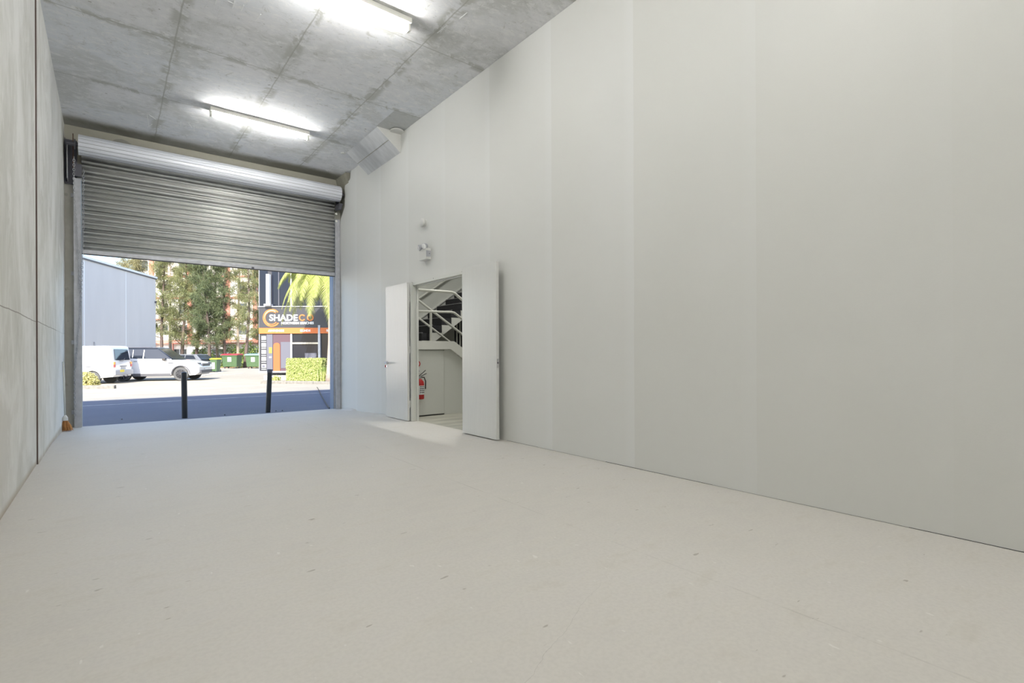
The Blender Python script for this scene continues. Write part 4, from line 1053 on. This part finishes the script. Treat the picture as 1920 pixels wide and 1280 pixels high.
# white pictogram squares and captions
for a, b in ((630, 637), (643, 650), (656, 663), (669, 676)):
    sb(491.4, 499.8, a, b, .05, .065, 'white_square', M_signwhite)
for a in (640, 652.5, 666, 679, 692): sb(491.4, 499.8, a - .5, a + .6, .05, .065, 'caption_line', M_signwhite)
o = sb(491.4, 499.8, 682.5, 689.5, .05, .065, 'white_square', M_signwhite)
sb(492.5, 498, 684, 688.5, .065, .07, 'pictogram', M_greyp, o)
sb(505.2, 510.8, 651, 662, .05, .065, 'yellow_notice', mat('ochre', (.62, .42, .05), .5))
sb(505.5, 510, 668, 671, .05, .06, 'caption_line', M_bumper)
ap_ = [(sx(513.5), sz(696)), (sx(526), sz(696)), (sx(526), sz(648))] + [(sx(519.75 + 6.25 * math.cos(a)), sz(648 - 5.5 * math.sin(a))) for a in [math.pi * k / 10 for k in range(1, 10)]] + [(sx(513.5), sz(648))]
MB().prism(ap_, lambda u, v, t: (u, -t, v), .04, .07).build('arch_panel', M_orange2, sh)
sb(487, 545, 695.6, 698, -.02, .14, 'sill', M_signwhite)
sb(546, 549, 626, 697, 0, .10, 'mullion', M_mull)
sb(549.5, 597.5, 626.5, 697, 0, .02, 'glass_pane', M_shopglass)
sb(602.5, 640, 626.5, 697, 0, .02, 'glass_pane', M_shopglass)
sb(598, 602, 610, 697, 0, .14, 'mullion', M_bumper)
sb(549.5, 598, 642, 645, .02, .08, 'transom', mat('transom', (.50, .46, .38), .6))
sb(550, 598, 697, 698.5, 0, .1, 'sill', M_bumper)
sb(572, 594, 662, 672, .02, .03, 'inner_counter', M_greyp)

# ------------------------------------------------------------------ hedge, grass, palm
p = at(536.5, 27.6); HL = (604 - 536.5) / FPX * 27.6
hg = empty('hedge', 'clipped yellow-green box hedge in front of the shop window', 'hedge', (p.x, p.y, p.z), AZ)
leafy('foliage', hg, boxfn(HL, .7, 1.20), 9000, .035, M_hedge, 8)
MB().box((.05, .05, .02), (HL - .05, .65, 1.15)).build('branches', M_shrub, hg)
def tuft(px, d, n, h, label, seed):
    rnd = random.Random(seed); p = at(px, d); e = empty('grass_tuft', label, 'grass', (p.x, p.y, p.z), AZ)
    v = []; f = []
    for k in range(n):
        a = rnd.uniform(0, 2 * math.pi); r_ = rnd.uniform(.05, .5); b = Vector((rnd.gauss(0, .15), rnd.gauss(0, .1), 0)); t = b + Vector((math.cos(a) * r_ * h, math.sin(a) * r_ * h, h * rnd.uniform(.6, 1)))
        s_ = Vector((math.sin(a), -math.cos(a), 0)) * .018; m_ = (b + t) / 2 + Vector((0, 0, h * .15))
        k0 = len(v); v += [b - s_, b + s_, m_ + s_, m_ - s_, t]; f += [(k0, k0 + 1, k0 + 2, k0 + 3), (k0 + 3, k0 + 2, k0 + 4)]
    me = bpy.data.meshes.new('blades'); me.from_pydata([tuple(q) for q in v], [], f); link('blades', me, M_shrub if seed % 2 else M_hedge, e)
tuft(611, 27.0, 260, .85, 'tall grassy clump right of the clipped hedge', 3)
tuft(606, 26.6, 160, .6, 'shorter grassy clump at the foot of the hedge end', 4)
tuft(516, 27.6, 90, .38, 'sparse grass under the shop sill beside the right bollard', 6)
# palm
PD = 26.3; p = at(619, PD); cr = at(590, PD - .2, 0)
pl = empty('palm_tree', 'bright yellow-green palm arching over the shop sign', 'palm tree', (p.x, p.y, p.z), AZ)
cx_ = (599 - 619) / FPX * PD; CH = zz_at(599, 503, PD) - p.z
MB().tube([(0.0, 0, 0), (-.02, 0, .5), (.03, 0, 2.0), (.04, 0, 3.6), (cx_ * .45, 0, CH - .7), (cx_, 0, CH)], [.26, .17, .13, .12, .12, .10], 12).build('trunk', M_barkp, pl, smooth=True)
rnd = random.Random(21)
NF = 36
for k in range(NF):
    a = 2 * math.pi * k / NF + rnd.uniform(-.12, .12); Lf = rnd.uniform(2.5, 3.3); up = rnd.uniform(-.1, .85); 
    if k % 3 == 0: up = rnd.uniform(-.45, .0)
    pts = []; N_ = 14; c0 = Vector((cx_, 0, CH)); dirv = Vector((math.cos(a), math.sin(a) * .9, 0))
    for i in range(N_ + 1):
        t = i / N_; pts.append(c0 + dirv * (Lf * (t - .22 * t * t * t)) * .8 + Vector((0, 0, up * Lf * .55 * t - Lf * .72 * t * t)))
    fr_ = MB().tube(pts, [.022 * (1 - .8 * i / N_) + .003 for i in range(N_ + 1)], 4, cap=False)
    for i in range(1, 60):
        t = i / 60; j = min(N_ - 1, int(t * N_)); q = pts[j].lerp(pts[j + 1], t * N_ - j); tg = (pts[j + 1] - pts[j]).normalized()
        sd0 = tg.cross(Vector((0, 0, 1))).normalized()
        ll = .62 * math.sin(math.pi * min(.96, t * .86 + .12)) ** .7
        for s_ in (-1, 1):
            dd = (sd0 * s_ * .75 + tg * .55 + Vector((0, 0, -.45 + rnd.uniform(-.2, .15)))).normalized() * ll * rnd.uniform(.85, 1.1)
            wv = tg * .017; m1 = q + dd * .5 + Vector((0, 0, .03)); e1 = q + dd + Vector((0, 0, -.10 * ll))
            fr_.add([q - wv, q + wv, m1 + wv, m1 - wv, e1], [(0, 1, 2, 3), (3, 2, 4)])
    fr_.build('frond', M_palm, pl, fix=False)

# background tree on far right of opening is hidden by the shop; nothing further
